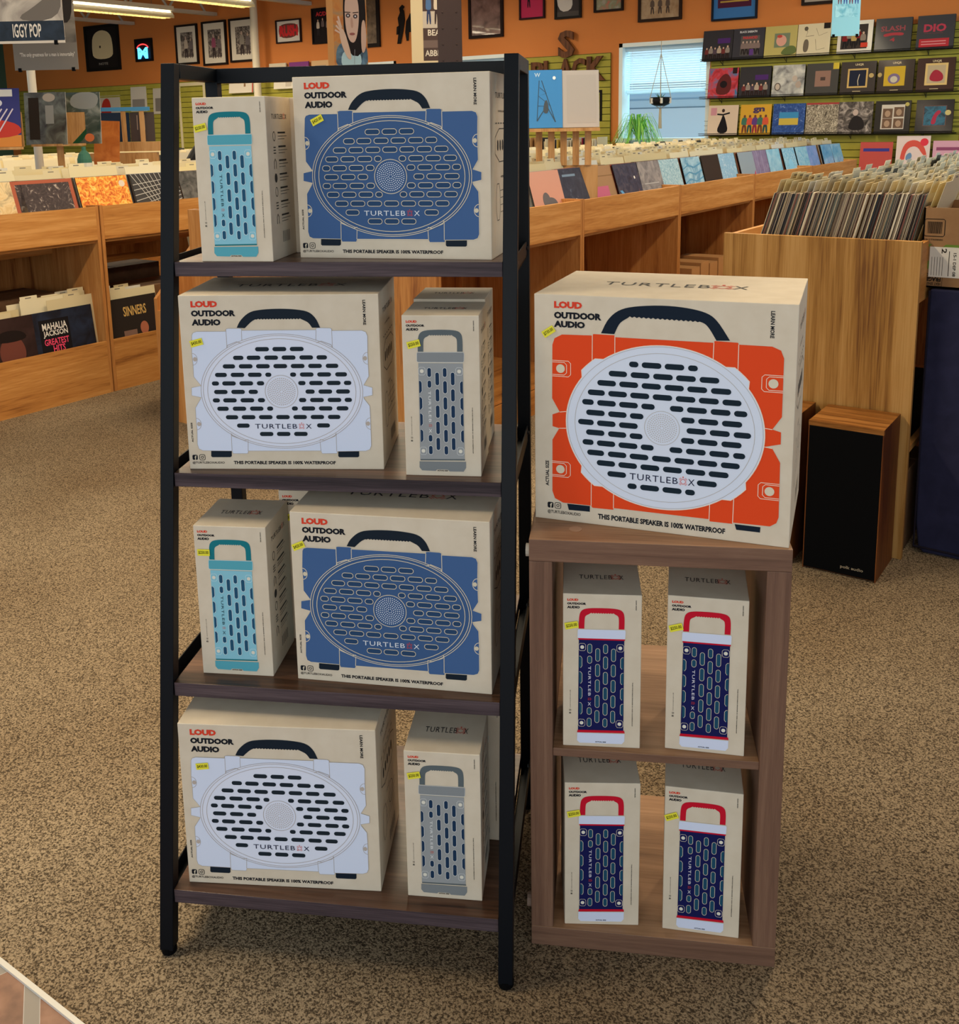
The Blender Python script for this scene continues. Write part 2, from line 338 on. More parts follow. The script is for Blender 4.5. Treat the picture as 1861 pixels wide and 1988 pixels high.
def lamp(x, y, z, lab, power=55):
    global FX
    o = FX if FX['label'] == 'x' else copy_tree(FX); o.location = (x, y, z); o['label'] = lab
    l = area('lamp_light', (x, y, z - .035), (0, 0, 0), .2, 2.4, power, (1, .84, .6))
lamp(-11.85, 8.65, 3.0, 'lit fluorescent strip light hanging in front of the big white framed plaque')
lamp(-10.1, 8.5, 3.0, 'lit fluorescent strip light ending near the cream column, upper of the two seen')
lamp(-10.15, 5.9, 3.0, 'lit fluorescent strip light next in line toward the camera at the top left edge')
for x, y, lab in ((-7.2, 8.5, 'fluorescent strip light over the window rows'), (-7.2, 4.6, 'fluorescent strip light over the left record island'), (-3.4, 8.4, 'fluorescent strip light over the island end by the wall rack'),
                  (-3.4, 4.4, 'fluorescent strip light over the middle of the record island'), (-.6, 7.6, 'fluorescent strip light over the far right bins'), (-.5, 4.2, 'fluorescent strip light over the near right bin'),
                  (-2.6, .9, 'fluorescent strip light over the ladder shelf aisle'), (-10.2, 3.2, 'fluorescent strip light over the far left bins'), (-13, 5.5, 'fluorescent strip light by the left wall')):
    lamp(x, y, 3.25, lab, 80 if y < 1 else 52)

# ------------------------------------------------------------------ speaker cartons
def homog(src, dst):
    A = []
    for (x, y), (u, v) in zip(src, dst): A += [[x, y, 1, 0, 0, 0, -u * x, -u * y, u], [0, 0, 0, x, y, 1, -v * x, -v * y, v]]
    A = np.array(A); h = np.linalg.solve(A[:, :8], A[:, 8])
    return lambda x, y: ((h[0] * x + h[1] * y + h[2]) / (h[6] * x + h[7] * y + 1), (h[3] * x + h[4] * y + h[5]) / (h[6] * x + h[7] * y + 1))
BLACK = '#171a22'; RED = '#d6402a'
def logo(g, fr, x0, z0, x1, z1, c, lay, mode='', red=RED):
    if mode == '':
        w = x1 - x0; h = z1 - z0; text(g, fr, x0, z0, x0 + .745 * w, z1, 'TURTLEB', mat_of(c), lay, '', .0, 1.12); text(g, fr, x1 - .1 * w, z0, x1, z1, 'X', mat_of(c), lay, '', .0)
        cx, cz, r = x0 + .825 * w, (z0 + z1) / 2, h * .62
    else:
        w = x1 - x0; h = z1 - z0; text(g, fr, x0, z1 - .745 * h, x1, z1, 'TURTLEB', mat_of(c), lay, mode, .0, 1.12); text(g, fr, x0, z0, x1, z0 + .1 * h, 'X', mat_of(c), lay, mode, .0)
        cx, cz, r = (x0 + x1) / 2, z1 - .825 * h, w * .62
    rm = mat_of(red); hx = [(cx + r * .72 * math.cos(a), cz + r * .72 * math.sin(a)) for a in [PI / 2 + k * PI / 2 for k in range(4)]]
    ribbon(g, fr, hx, r * .15, rm, lay, True)
    for k in range(4):
        a = PI / 4 + k * PI / 2
        for rr in (.78, 1.05):
            c0 = Vector((cx + r * rr * math.cos(a), cz + r * rr * math.sin(a))); d = Vector((-math.sin(a), math.cos(a))) * r * .32
            ribbon(g, fr, [tuple(c0 - d), tuple(c0 + d)], r * .09, rm, lay)
    hd = (cx, cz + r * 1.12) if mode == '' else (cx + r * 1.12, cz)
    g.flat(ell(hd[0], hd[1], r * .17, r * .17, 8), rm, lay, fr)
def hdr(g, F, P, small=False):
    """headline, strap lines and social marks; P maps traced print to face coordinates"""
    def tx(a, b, s, c, mode='', bold=.03):
        (x0, z1), (x1, z0) = F(*a), F(*b); text(g, FRONT, x0, z0, x1, z1, s, mat_of(c), .0006, mode, bold)
    tx(*P['loud'], 'LOUD', RED, '', .06); tx(*P['out'], 'OUTDOOR', BLACK, '', .06); tx(*P['aud'], 'AUDIO', BLACK, '', .06)
    tx(*P['learn'], 'LEARN MORE', BLACK, 'dn')
    if 'act' in P: tx(*P['act'], 'ACTUAL SIZE', BLACK, P.get('actm', 'up'))
    tx(*P['at'], '@TURTLEBOXAUDIO', BLACK, 'dn' if small else '', .01); tx(*P['this'], 'THIS PORTABLE SPEAKER IS 100% WATERPROOF', BLACK, 'dn' if small else '', .04)
    for k, (a, b) in enumerate(P['ico']):
        (x0, z1), (x1, z0) = F(*a), F(*b); cx, cz, s = (x0 + x1) / 2, (z0 + z1) / 2, (x1 - x0) / 2; r = .45 * s
        rr = [(cx + (s - r) * i + r * math.cos(t), cz + (s - r) * j + r * math.sin(t)) for i, j, a0 in ((1, 1, 0), (-1, 1, PI / 2), (-1, -1, PI), (1, -1, 1.5 * PI)) for t in (a0, a0 + PI / 4, a0 + PI / 2)]
        if k == 0:
            g.flat(rr, mat_of(BLACK), .0006, FRONT); text(g, FRONT, cx - s * .15, cz - s * .95, cx + s * .6, cz + s * .7, 'f', mat_of('#d3c7ae'), .0009, '', .03)
        else:
            ribbon(g, FRONT, rr, s * .2, mat_of(BLACK), .0006, True); ribbon(g, FRONT, ell(cx, cz, s * .42, s * .42, 14), s * .2, mat_of(BLACK), .0006, True); g.flat(ell(cx + s * .55, cz + s * .55, s * .1, s * .1, 6), mat_of(BLACK), .0006, FRONT)
def dots(g, cx, cz, r, col, n=7):
    for k in range(1, n + 1):
        c = 6 * k if k > 1 else 6
        for t in range(c):
            a = 2 * PI * t / c + k * .13; g.flat(ell(cx + r * .9 * k / n * math.cos(a), cz + r * .9 * k / n * math.sin(a), r * .038, r * .038, 6), mat_of(col), .0015, FRONT)
def extent(F, L, R, T, B):
    l, r, t, b = F(*L), F(*R), F(*T), F(*B); return ((l[0] + r[0]) / 2, (t[1] + b[1]) / 2, (r[0] - l[0]) / 2, (t[1] - b[1]) / 2)

def art_large(sch):
    w, h = .3482, .3133; g = G()
    F = homog([(60, 180), (1680, 180), (1715, 1575), (155, 1570)], [(-w / 2, h), (w / 2, h), (w / 2, 0), (-w / 2, 0)])
    M = lambda P: [F(*p) for p in P]
    bl = sch == 'blue'; body = mat_of('#41608f' if bl else '#d3dbef'); gri = mat_of('#3b5985' if bl else '#dadff0'); ln = mat_of('#d9cbb2' if bl else '#aaa09a'); lw = .0011 if bl else .0008
    hdr(g, F, dict(loud=((163, 225), (382, 277)), out=((167, 300), (530, 350)), aud=((172, 372), (410, 423)), learn=((1553, 227), (1582, 427)), act=((163, 1200), (186, 1355)),
        at=((177, 1508), (437, 1531)), this=((510, 1504), (1330, 1533)), ico=[((175, 1455), (220, 1497)), ((233, 1455), (280, 1497))]))
    hm = mat_of('#15202c')
    outer = smoothpoly([(540, 442), (565, 385), (640, 315), (740, 297), (880, 291), (1010, 297), (1120, 315), (1180, 370), (1213, 446)], 2, False)
    inner = smoothpoly([(1148, 446), (1120, 405), (1080, 385), (1060, 376)], 2, False) + [(1050 - k * 12, 371 + (k % 2) * 7) for k in range(30)] + smoothpoly([(690, 376), (660, 392), (630, 420), (605, 446)], 2, False)
    g.flat(M(outer + inner)[::-1], hm, .0005, FRONT)
    for a, b in (((328, 1425), (494, 1475)), ((1350, 1430), (1517, 1477))): g.flat(M([(a[0], a[1]), (a[0], b[1] - 8), (a[0] + 10, b[1]), (b[0] - 10, b[1]), (b[0], b[1] - 8), (b[0], a[1])]), hm, .0005, FRONT)
    B = [(175, 645), (175, 500), (185, 480), (215, 470), (450, 470), (452, 452), (470, 447), (560, 447), (576, 450), (580, 463), (1178, 463), (1182, 450), (1200, 447), (1290, 449), (1304, 455), (1308, 470), (1545, 470), (1578, 482), (1592, 515), (1592, 645),
         (1595, 735), (1600, 835), (1558, 905), (1627, 925), (1627, 985), (1556, 1000), (1562, 1015), (1605, 1070), (1610, 1160), (1612, 1255), (1615, 1385), (1603, 1415), (1570, 1427), (1343, 1430), (1340, 1446), (1222, 1447), (1212, 1425), (630, 1425), (622, 1446), (507, 1446), (497, 1425),
         (262, 1422), (230, 1408), (217, 1370), (215, 1255), (207, 1165), (203, 1080), (243, 1012), (250, 998), (173, 982), (172, 920), (250, 905), (190, 832), (185, 740)]
    BM = M(B); g.flat(BM, body, .0007, FRONT); ribbon(g, FRONT, BM, lw * .8, ln, .0009, True)
    for x, y, s in ((180, 692, 1), (1592, 692, -1), (211, 1210, 1), (1611, 1210, -1)):
        c = F(x, y); pts = ell(c[0], c[1], .0085, .0105, 10, -PI / 2, PI / 2) if s > 0 else ell(c[0], c[1], .0085, .0105, 10, PI / 2, 1.5 * PI)
        ribbon(g, FRONT, pts, lw, ln, .0009); g.flat(ell(c[0] + s * .0045, c[1], .0036, .004, 12), mat_of('#d3c7ae' if bl else '#b7aaa0'), .001, FRONT)
    for P in ([(452, 452), (460, 600)], [(578, 463), (581, 545)], [(1180, 463), (1178, 550)], [(1305, 455), (1310, 600)], [(497, 1425), (492, 1290)], [(627, 1425), (628, 1345)], [(1212, 1425), (1205, 1345)], [(1338, 1430), (1335, 1290)]): ribbon(g, FRONT, M(P), lw, ln, .0009)
    rim = extent(F, (250, 950), (1550, 950), (885, 493), (915, 1403))
    g.flat(ell(*rim, 72), gri, .0009, FRONT)
    for k in (1, .972, .918): ribbon(g, FRONT, ell(rim[0], rim[1], rim[2] * k, rim[3] * k, 72), lw, ln, .0012, True)
    for P in ([(458, 604), (465, 582), (540, 553), (576, 566)], [(1184, 566), (1220, 553), (1300, 582), (1310, 604)], [(492, 1286), (500, 1305), (600, 1342), (630, 1335)], [(1205, 1335), (1240, 1342), (1325, 1308), (1335, 1286)]):
        g.flat(M(P), gri, .00115, FRONT) if False else ribbon(g, FRONT, M(P), lw * 1.3, ln, .0013)
    rows = {614: [(688, 800), (828, 940), (968, 1080)], 682: [(510, 594), (620, 731), (762, 873), (902, 1014), (1045, 1155), (1182, 1267)], 750: [(426, 526), (556, 667), (695, 806), (835, 946), (975, 1086), (1115, 1225), (1256, 1357)],
        818: [(363, 459), (490, 600), (629, 740), (769, 818), (969, 1018), (1048, 1158), (1187, 1298), (1331, 1426)], 886: [(337, 395), (421, 531), (560, 671), (701, 760), (1034, 1093), (1122, 1232), (1262, 1374), (1400, 1460)],
        954: [(355, 464), (494, 604), (634, 709), (1092, 1166), (1196, 1306), (1337, 1448)], 1021: [(344, 402), (428, 538), (568, 679), (708, 766), (1039, 1098), (1128, 1239), (1269, 1379), (1405, 1464)],
        1088: [(380, 473), (505, 614), (644, 753), (782, 831), (982, 1030), (1060, 1169), (1198, 1307), (1340, 1435)], 1156: [(449, 549), (577, 688), (716, 826), (855, 964), (993, 1102), (1132, 1240), (1270, 1370)],
        1223: [(539, 641), (1183, 1286)], 1290: [(723, 832), (860, 969), (998, 1107)]}
    sm = mat_of('#274468' if bl else '#1c2730')
    for y, L in rows.items():
        for a, b in L:
            (x0, z0), (x1, _) = F(a, y), F(b, y); c = capsule(x0, z0 - .0038, x1, z0 + .0038); g.flat(c, sm, .0014, FRONT)
            if bl: ribbon(g, FRONT, capsule(x0 - .0008, z0 - .0046, x1 + .0008, z0 + .0046), .001, ln, .0016, True)
    c = F(899, 953); ribbon(g, FRONT, ell(c[0], c[1], .0288, .0292, 40), lw, ln, .0014, True); dots(g, c[0], c[1], .0265, '#e3e6ee' if bl else '#b3a9a3')
    (x0, z1), (x1, z0) = F(685, 1210), F(1140, 1248); logo(g, FRONT, x0, z0, x1, z1, '#dfe3ea' if bl else '#1d2340', .0017)
    return g, w, h, .2121
def art_grand():
    w, h = .4218, .3952; g = G()
    F = homog([(52, 205), (1700, 262), (1640, 1783), (70, 1583)], [(-w / 2, h), (w / 2, h), (w / 2, 0), (-w / 2, 0)])
    M = lambda P: [F(*p) for p in P]
    body = mat_of('#e0471d'); gri = mat_of('#d5dcec'); ln = mat_of('#eed9c4'); gl = mat_of('#b3ada8'); hm = mat_of('#101d2c')
    hdr(g, F, dict(loud=((175, 250), (347, 300)), out=((175, 315), (467, 370)), aud=((175, 370), (366, 420)), learn=((1521, 303), (1542, 474)), act=((131, 1232), (153, 1388)),
        at=((146, 1533), (347, 1582)), this=((454, 1561), (1240, 1692)), ico=[((145, 1488), (181, 1524)), ((190, 1492), (226, 1530))]))
    outer = smoothpoly([(465, 448), (505, 360), (575, 300), (680, 278), (860, 272), (1020, 290), (1130, 320), (1190, 370), (1265, 490)], 2, False)
    inner = smoothpoly([(1180, 490), (1140, 420), (1110, 385), (1075, 372)], 2, False) + [(1062 - k * 14.5, 376 - k * .9 - (k % 2) * 8) for k in range(30)] + smoothpoly([(630, 352), (590, 375), (570, 400), (547, 453)], 2, False)
    g.flat(M(outer + inner)[::-1], hm, .0005, FRONT)
    for a in ([(265, 1500), (404, 1515), (404, 1550), (275, 1538)], [(1300, 1630), (1461, 1650), (1458, 1683), (1310, 1665)]): g.flat(M(a), hm, .0005, FRONT)
    wz = F(170, 900)[0], F(1600, 950)[0]
    B = [(168, 850), (167, 520), (180, 480), (225, 457), (412, 462), (418, 453), (548, 460), (553, 472), (1162, 503), (1170, 492), (1314, 502), (1322, 514), (1530, 525), (1585, 550), (1604, 600), (1592, 965), (1532, 1042), (1587, 1060), (1585, 1135), (1482, 1150), (1532, 1160), (1582, 1250), (1574, 1590), (1560, 1625), (1520, 1645), (1290, 1620), (1286, 1628), (1146, 1612), (1138, 1598), (553, 1528), (546, 1538), (420, 1525), (412, 1512), (240, 1493), (190, 1465), (174, 1420), (172, 1105), (213, 1035), (172, 1022), (171, 950), (215, 935)]
    BM = M(B); g.flat(BM, body, .0007, FRONT)
    for P in ([(412, 458), (412, 640)], [(551, 462), (551, 590)], [(1165, 500), (1160, 620)], [(1320, 512), (1315, 700)], [(412, 1330), (412, 1512)], [(549, 1430), (549, 1530)], [(1145, 1480), (1140, 1605)], [(1296, 1400), (1287, 1625)], [(215, 935), (255, 932)], [(213, 1035), (255, 1035)], [(1485, 1035), (1532, 1042)], [(1482, 1150), (1532, 1160)]): ribbon(g, FRONT, M(P), .0011, ln, .0009)
    for cx, cy, s in ((218, 667, 1), (1538, 757, -1), (222, 1287, 1), (1516, 1428, -1)):
        c = F(cx, cy); e = F(168 if s > 0 else (1602 if cy < 1000 else 1577), cy)[0]
        for a, b in ((.0175, .0135), (.0105, .0108)):
            x2 = c[0] + s * a; ribbon(g, FRONT, [(e, c[1] + b), (x2 - s * .004, c[1] + b), (x2, c[1] + b - .004), (x2, c[1] - b + .004), (x2 - s * .004, c[1] - b), (e, c[1] - b)], .001, ln, .0009)
        g.flat(ell(c[0], c[1], .0075, .0075, 18), mat_of('#d8ccb4'), .001, FRONT)
    rim = extent(F, (255, 960), (1487, 1060), (840, 522), (880, 1540))
    pts = []
    for i in range(96):
        a = 2 * PI * i / 96; k = 1.055 if any(abs((math.degrees(a) - q + 180) % 360 - 180) < 7.5 for q in (42, 138, 222, 318)) else 1
        pts.append((rim[0] + rim[2] * k * math.cos(a), rim[1] + rim[3] * k * math.sin(a)))
    g.flat(pts, gri, .0011, FRONT); ribbon(g, FRONT, pts, .0012, ln, .0013, True)
    for k in (.985, .905): ribbon(g, FRONT, ell(rim[0], rim[1], rim[2] * k, rim[3] * k, 72), .0008, gl, .0013, True)
    rows = [(638, 663, [(640, 698), (718, 840), (860, 982), (1005, 1066)]), (697, 737, [(515, 628), (650, 767), (789, 911), (931, 1054), (1077, 1200)]), (753, 808, [(445, 560), (580, 697), (718, 838), (860, 980), (1001, 1125), (1148, 1275)]),
        (811, 879, [(387, 492), (513, 628), (648, 766), (787, 908), (930, 1052), (1073, 1198), (1220, 1339)]), (869, 948, [(353, 424), (445, 560), (580, 696), (717, 800), (894, 978), (1000, 1124), (1147, 1271), (1293, 1376)]),
        (936, 1011, [(378, 492), (513, 627), (647, 731), (964, 1048), (1070, 1195), (1218, 1344)]), (992, 1082, [(329, 425), (445, 559), (580, 696), (998, 1120), (1142, 1267), (1291, 1400)]), (1058, 1140, [(378, 491), (513, 626), (646, 726), (964, 1047), (1067, 1191), (1215, 1341)]),
        (1115, 1211, [(357, 425), (445, 558), (578, 695), (715, 795), (893, 973), (995, 1118), (1140, 1264), (1288, 1364)]), (1180, 1272, [(386, 490), (513, 627), (647, 763), (785, 902), (924, 1046), (1067, 1190), (1212, 1330)]),
        (1248, 1325, [(445, 558), (578, 693), (714, 831), (853, 971), (994, 1116), (1137, 1261)]), (1317, 1381, [(511, 626), (1064, 1188)]), (1390, 1434, [(635, 692), (713, 830), (851, 970), (991, 1052)])]
    sm = mat_of('#142430')
    for ya, yb, L in rows:
        xa, xb = (L[0][0] + L[0][1]) / 2, (L[-1][0] + L[-1][1]) / 2; zz = (F(xa, ya)[1] + F(xb, yb)[1]) / 2
        for a, b in L:
            x0 = F(a, ya + (yb - ya) * (a - xa) / (xb - xa))[0]; x1 = F(b, ya + (yb - ya) * (b - xa) / (xb - xa))[0]; g.flat(capsule(x0, zz - .0047, x1, zz + .0047), sm, .0016, FRONT)
    c = F(845, 1034); ribbon(g, FRONT, ell(c[0], c[1], .0285, .0285, 40), .0008, gl, .0014, True); dots(g, c[0], c[1], .0262, '#b9b2b0')
    (x0, z1), (x1, z0) = F(648, 1318), F(1050, 1382); zc = (F(650, 1330)[1] + F(1050, 1370)[1]) / 2; logo(g, FRONT, x0, zc - .0058, x1, zc + .0052, '#1d2340', .0017)
    return g, w, h, .2761
def art_small(sch):
    w, h = .1308, .2813; g = G()
    F = homog([(187, 347), (898, 350), (918, 1817), (228, 1803)], [(-w / 2, h), (w / 2, h), (w / 2, 0), (-w / 2, 0)]); M = lambda P: [F(*p) for p in P]
    C = dict(teal=('#177480', '#55a3b4', '#86c0d2', '#21506f', '#cfe3e8', '#1c3846', '#55a3b4'), grey=('#5b6468', '#85898c', '#95989a', '#1a3350', '#d5d6d6', '#e4e4e4', '#7c8082'),
             navy=('#c4122c', '#d3daf0', '#14184f', '#1c4a63', '#d7ccb8', '#dcd9e6', '#d3daf0'))[sch]; hc, cap, body, slot, ln, tc, base = [mat_of(c) for c in C]
    hdr(g, F, dict(loud=((227, 393), (327, 416)), out=((227, 430), (398, 452)), aud=((227, 463), (342, 488)), learn=((843, 397), (853, 493)), at=((275, 1268), (286, 1440)), this=((833, 1185), (846, 1605)), ico=[((275, 1480), (291, 1498)), ((275, 1452), (291, 1470))]), True)
    outer = smoothpoly([(337, 679), (337, 570), (350, 510), (400, 483), (540, 478), (685, 483), (735, 510), (748, 570), (748, 679)], 2, False)
    inner = smoothpoly([(697, 679), (697, 575), (685, 550), (665, 540)], 2, False) + [(655 - k * 11, 533 - (k % 2) * 7) for k in range(21)] + smoothpoly([(425, 540), (400, 552), (388, 575), (388, 679)], 2, False)
    g.flat(M(outer + inner)[::-1], hc, .0005, FRONT)
    g.flat(M([(328, 700), (332, 684), (755, 684), (761, 700), (759, 765), (750, 776), (340, 774), (328, 765)]), cap, .0007, FRONT)
    g.flat(M([(342, 783), (750, 785), (765, 1655), (358, 1655)]), body, .0007, FRONT); ribbon(g, FRONT, M([(328, 700), (332, 684), (755, 684), (761, 700), (759, 765), (750, 776), (340, 774), (328, 765)]), .0006, ln, .0009, True)
    if sch == 'navy': g.flat(M([(336, 770), (756, 772), (756, 786), (336, 784)]), mat_of('#c4122c'), .001, FRONT); g.flat(M([(356, 1648), (772, 1648), (778, 1672), (350, 1672)]), mat_of('#c4122c'), .001, FRONT)
    else: g.flat(M([(360, 1655), (767, 1656), (768, 1668), (360, 1667)]), mat_of(C[0]), .001, FRONT)
    bp = [(352, 1676), (777, 1680), (777, 1735), (755, 1770), (627, 1768), (612, 1752), (512, 1750), (500, 1763), (375, 1758), (352, 1730)] if sch != 'navy' else [(352, 1676), (777, 1680), (777, 1750), (755, 1777), (375, 1772), (352, 1748)]
    g.flat(M(bp), base, .0007, FRONT)
    (x0, z1), (x1, z0) = F(515, 1754), F(612, 1766); text(g, FRONT, x0, z0, x1, z1, 'ACTUAL SIZE', mat_of(BLACK), .001, '', .04)
    for x, y in ((374, 855), (716, 858), (388, 1580), (728, 1585)):
        c = F(x, y); a = .0058; rr = [(c[0] + i * a, c[1] + j * a * 1.15) for i, j in ((-1, -.6), (-.6, -1), (.6, -1), (1, -.6), (1, .6), (.6, 1), (-.6, 1), (-1, .6))]; ribbon(g, FRONT, rr, .0006, ln, .0009, True); g.flat(ell(c[0], c[1], .0033, .0033, 14), mat_of('#ddd8ca'), .001, FRONT)
    cols = [(441, 455, [(826, 908), (941, 1005), (1435, 1495), (1535, 1610)]), (513, 524, [(868, 983), (1018, 1130), (1167, 1280), (1314, 1427), (1461, 1572)]), (583, 597, [(827, 908), (945, 1057), (1093, 1205), (1240, 1353), (1388, 1500), (1537, 1613)]), (655, 665, [(868, 983), (1020, 1130), (1168, 1280), (1315, 1427), (1463, 1573)])]
    for xa, xb, L in cols:
        for a, b in L:
            xx = xa + (xb - xa) * ((a + b) / 2 - 860) / 720; (x0, z1), (_, z0) = F(xx, a), F(xx, b); g.flat(capsule(x0 - .0031, z0, x0 + .0031, z1), slot, .0012, FRONT); ribbon(g, FRONT, capsule(x0 - .0036, z0 - .0006, x0 + .0036, z1 + .0006), .0007, ln, .0013, True)
    for s, L in ((1, [(941, 1052), (1090, 1203), (1238, 1350), (1385, 1497)]), (-1, [(947, 1060), (1096, 1207), (1243, 1355), (1392, 1503)])):
        for a, b in L:
            xe = (349 + 14 * (a - 941) / 450) if s > 0 else (747 + 9 * (a - 941) / 450); (x0, z1), (_, z0) = F(xe, a), F(xe, b); wd = .0048 * s
            p = [(x0, z0), (x0, z1), (x0 + wd * .5, z1), (x0 + wd, z1 - .0035), (x0 + wd, z0 + .0035), (x0 + wd * .5, z0)]; g.flat(p if s < 0 else p[::-1], slot, .0012, FRONT); ribbon(g, FRONT, p[1:], .0007, ln, .0013)
    (x0, z1), (x1, z0) = F(433, 1035), F(465, 1415); logo(g, FRONT, x0, z0, x1, z1, tc, .0014, 'dn')
    return g, w, h, .1315
SMALLTXT = {}
def side_art(w, h, d, small):
    g = G(); fr = lambda a, z, l: (w / 2 + l, a, z); bk = mat_of('#3a3836')
    logo(g, fr, d * .2, h * .865, d * .8, h * .895, BLACK, .0004)
    if small:
        for i in range(7):
            z = h * (.76 - i * .085); k = i % 4; c = (d * .27, z)
            if k == 0: ribbon(g, fr, ell(c[0], c[1], .006, .008, 10), .0015, bk, .0004, True)
            elif k == 1:
                for j in range(3): ribbon(g, fr, [(c[0] - .006, z - .005 + j * .005), (c[0] + .006, z - .005 + j * .005)], .0018, bk, .0004)
            elif k == 2: ribbon(g, fr, [(c[0] - .005, z - .008), (c[0] - .005, z + .004), (c[0], z + .009), (c[0] + .005, z + .004), (c[0] + .005, z - .008)], .002, bk, .0004)
            else: g.flat(ell(c[0], c[1], .007, .008, 12), bk, .0004, fr)
            ribbon(g, fr, [(d * .42, z + .006), (d * .72, z + .006)], .003, bk, .0004)
            for j in range(2): ribbon(g, fr, [(d * .42, z - j * .005), (d * (.78 - .1 * j), z - j * .005)], .0009, bk, .0004)
        for j in range(5): ribbon(g, fr, [(d * (.45 + j * .06), h * .1), (d * (.45 + j * .06), h * .17)], .004, mat_of('#8a8276'), .0004)
    else:
        text(g, fr, d * .3, h * .79, d * .6, h * .80, 'CONTROL PANEL', bk, .0004)
        ribbon(g, fr, smoothpoly([(d * .18, h * .52), (d * .82, h * .52), (d * .82, h * .7), (d * .18, h * .7)], 1), .0016, bk, .0004, True)
        for j in range(5): g.flat(capsule(d * (.26 + j * .1), h * .58, d * (.31 + j * .1), h * .64), bk, .0004, fr)
        ribbon(g, fr, ell(d * .6, h * .35, .02, .02, 20), .0012, bk, .0004, True)
        for j in range(6): ribbon(g, fr, [(d * (.2 + .1 * j), h * .73), (d * (.25 + .1 * j), h * .73)], .002, bk, .0004)
        text(g, fr, d * .4, h * .43, d * .55, h * .442, 'PORTS', bk, .0004)
        ribbon(g, fr, smoothpoly([(d * .2, h * .2), (d * .36, h * .2), (d * .36, h * .4), (d * .2, h * .4)], 1), .0014, bk, .0004, True)
        for j in range(4): ribbon(g, fr, [(d * .37, h * (.24 + .04 * j)), (d * .8, h * (.24 + .04 * j))], .001, bk, .0004)
        for j in range(6): ribbon(g, fr, [(d * (.5 + j * .05), h * .07), (d * (.5 + j * .05), h * .14)], .006, mat_of('#8f877b'), .0004)
    return g
PROTO = {}
def carton(kind, sch, label, x, y, z, yaw, price, stk, rz_s=.2, sz=1, group=None):
    key = (kind, sch)
    if key not in PROTO:
        g, w, h, d = {'L': lambda: art_large(sch), 'S': lambda: art_small(sch), 'O': art_grand}[kind]()
        t = thing('speaker_carton', 'x', 'box')
        b = G(); b.box(-w / 2, 0, 0, w / 2, d, h, CARTON); b.build('carton_shell', t, bevel=.0012)
        g.build('front_print', t); side_art(w, h, d, kind == 'S').build('side_print', t)
        tg = G(); fr = lambda a, c, l: (a, c, h + l); logo(tg, fr, -w * .29, d * .44, w * .29, d * .56, '#3a3a3c', .0004); tg.build('top_print', t)
        s = G(); s.box(-.0112, 0, -.006, .0112, .0002, .006, mat_of('#e6dc3e')); text(s, lambda a, c, l: (a, -l, c), -.0092, -.0032, .0092, .0032, price, mat_of('#4d4a12'), .0002); s.build('price_sticker', t)
        PROTO[key] = (t, w, h, d)
    t, w, h, d = PROTO[key]
    o = t if t['label'] == 'x' else copy_tree(t)
    o['label'] = label; o['group'] = group or 'boxed portable speakers'; o.location = (x, y, z); o.rotation_euler = (0, 0, yaw); o.scale = (1, 1, sz)
    for c in o.children:
        if c.name.startswith('price'): c.location = (-w / 2 + stk[0] * w, -.0022, h * (1 - stk[1])); c.rotation_euler = (0, -rz_s, 0)
    return o
GL = 'large blue speaker boxes'; 
carton('L', 'blue', 'big cream box printed with a blue speaker, on the top ladder shelf', -1.1173, 1.3823, 1.2171, .3771, '$420.00', (.125, .235), .45, group='large boxes with blue speaker print')
carton('L', 'blue', 'big cream box printed with a blue speaker, on the third ladder shelf from the top', -1.0508, 1.261, .4842, .4309, '$430.00', (.04, .195), .42, group='large boxes with blue speaker print')
carton('L', 'white', 'big cream box printed with a white speaker, on the second ladder shelf from the top', -1.2567, 1.2341, .8512, .5506, '$430.00', (.08, .265), .25, group='large boxes with white speaker print')
carton('L', 'white', 'big cream box printed with a white speaker, on the lowest ladder shelf', -1.1967, 1.116, .1193, .5231, '$430.00', (.115, .255), .12, group='large boxes with white speaker print')
carton('O', 'orange', 'largest cream box with orange and white speaker print, on top of the cube shelf', -.6706, 1.5024, .7701, .2472, '$730.00', (.06, .16), .6)
def S(sch, lab, x, y, z, yaw, stk=(.09, .18), r=.25, sz=1, grp=None): carton('S', sch, lab, x, y, z, yaw, '$250.00', stk, r, sz, grp)
S('teal', 'narrow cream box with teal speaker print, on the top ladder shelf', -1.3428, 1.2277, 1.2171, .4521, (.1, .18), .22, grp='narrow boxes with teal speaker print')
S('teal', 'narrow cream box with teal speaker print, standing in front on the third ladder shelf', -1.3082, 1.139, .4842, .4881, (.13, .175), .0, grp='narrow boxes with teal speaker print')
S('teal', 'narrow cream box tucked behind the teal print box on the top shelf', -1.3428 - .0575 + .02, 1.2277 + .125, 1.2171, .46, grp='narrow boxes with teal speaker print')
S('teal', 'narrow cream box half hidden behind the teal print box on the third shelf', -1.3082 + .035, 1.139 + .175, .4842, .5, sz=1.06, grp='narrow boxes with teal speaker print')
S('grey', 'narrow cream box with grey speaker print, in front on the second ladder shelf', -.9998, 1.3538, .8512, .4937, (.15, .175), .25, grp='narrow boxes with grey speaker print')
S('grey', 'narrow cream box directly behind the grey print box on the second shelf', -.9998 - .068, 1.3538 + .121, .8512, .48, sz=1.014, grp='narrow boxes with grey speaker print')
S('grey', 'narrow cream box with grey speaker print, in front on the lowest ladder shelf', -.9433, 1.2526, .1193, .4864, (.13, .16), .2, grp='narrow boxes with grey speaker print')
S('grey', 'narrow cream box behind right of the grey print box on the lowest shelf', -.9433 - .052, 1.2526 + .150, .1193, .47, grp='narrow boxes with grey speaker print')
S('navy', 'narrow box with navy and red speaker print, upper left in the cube shelf', -.7341, 1.4316, .3892, .51, (.11, .2), .2, grp='narrow boxes with navy speaker print')
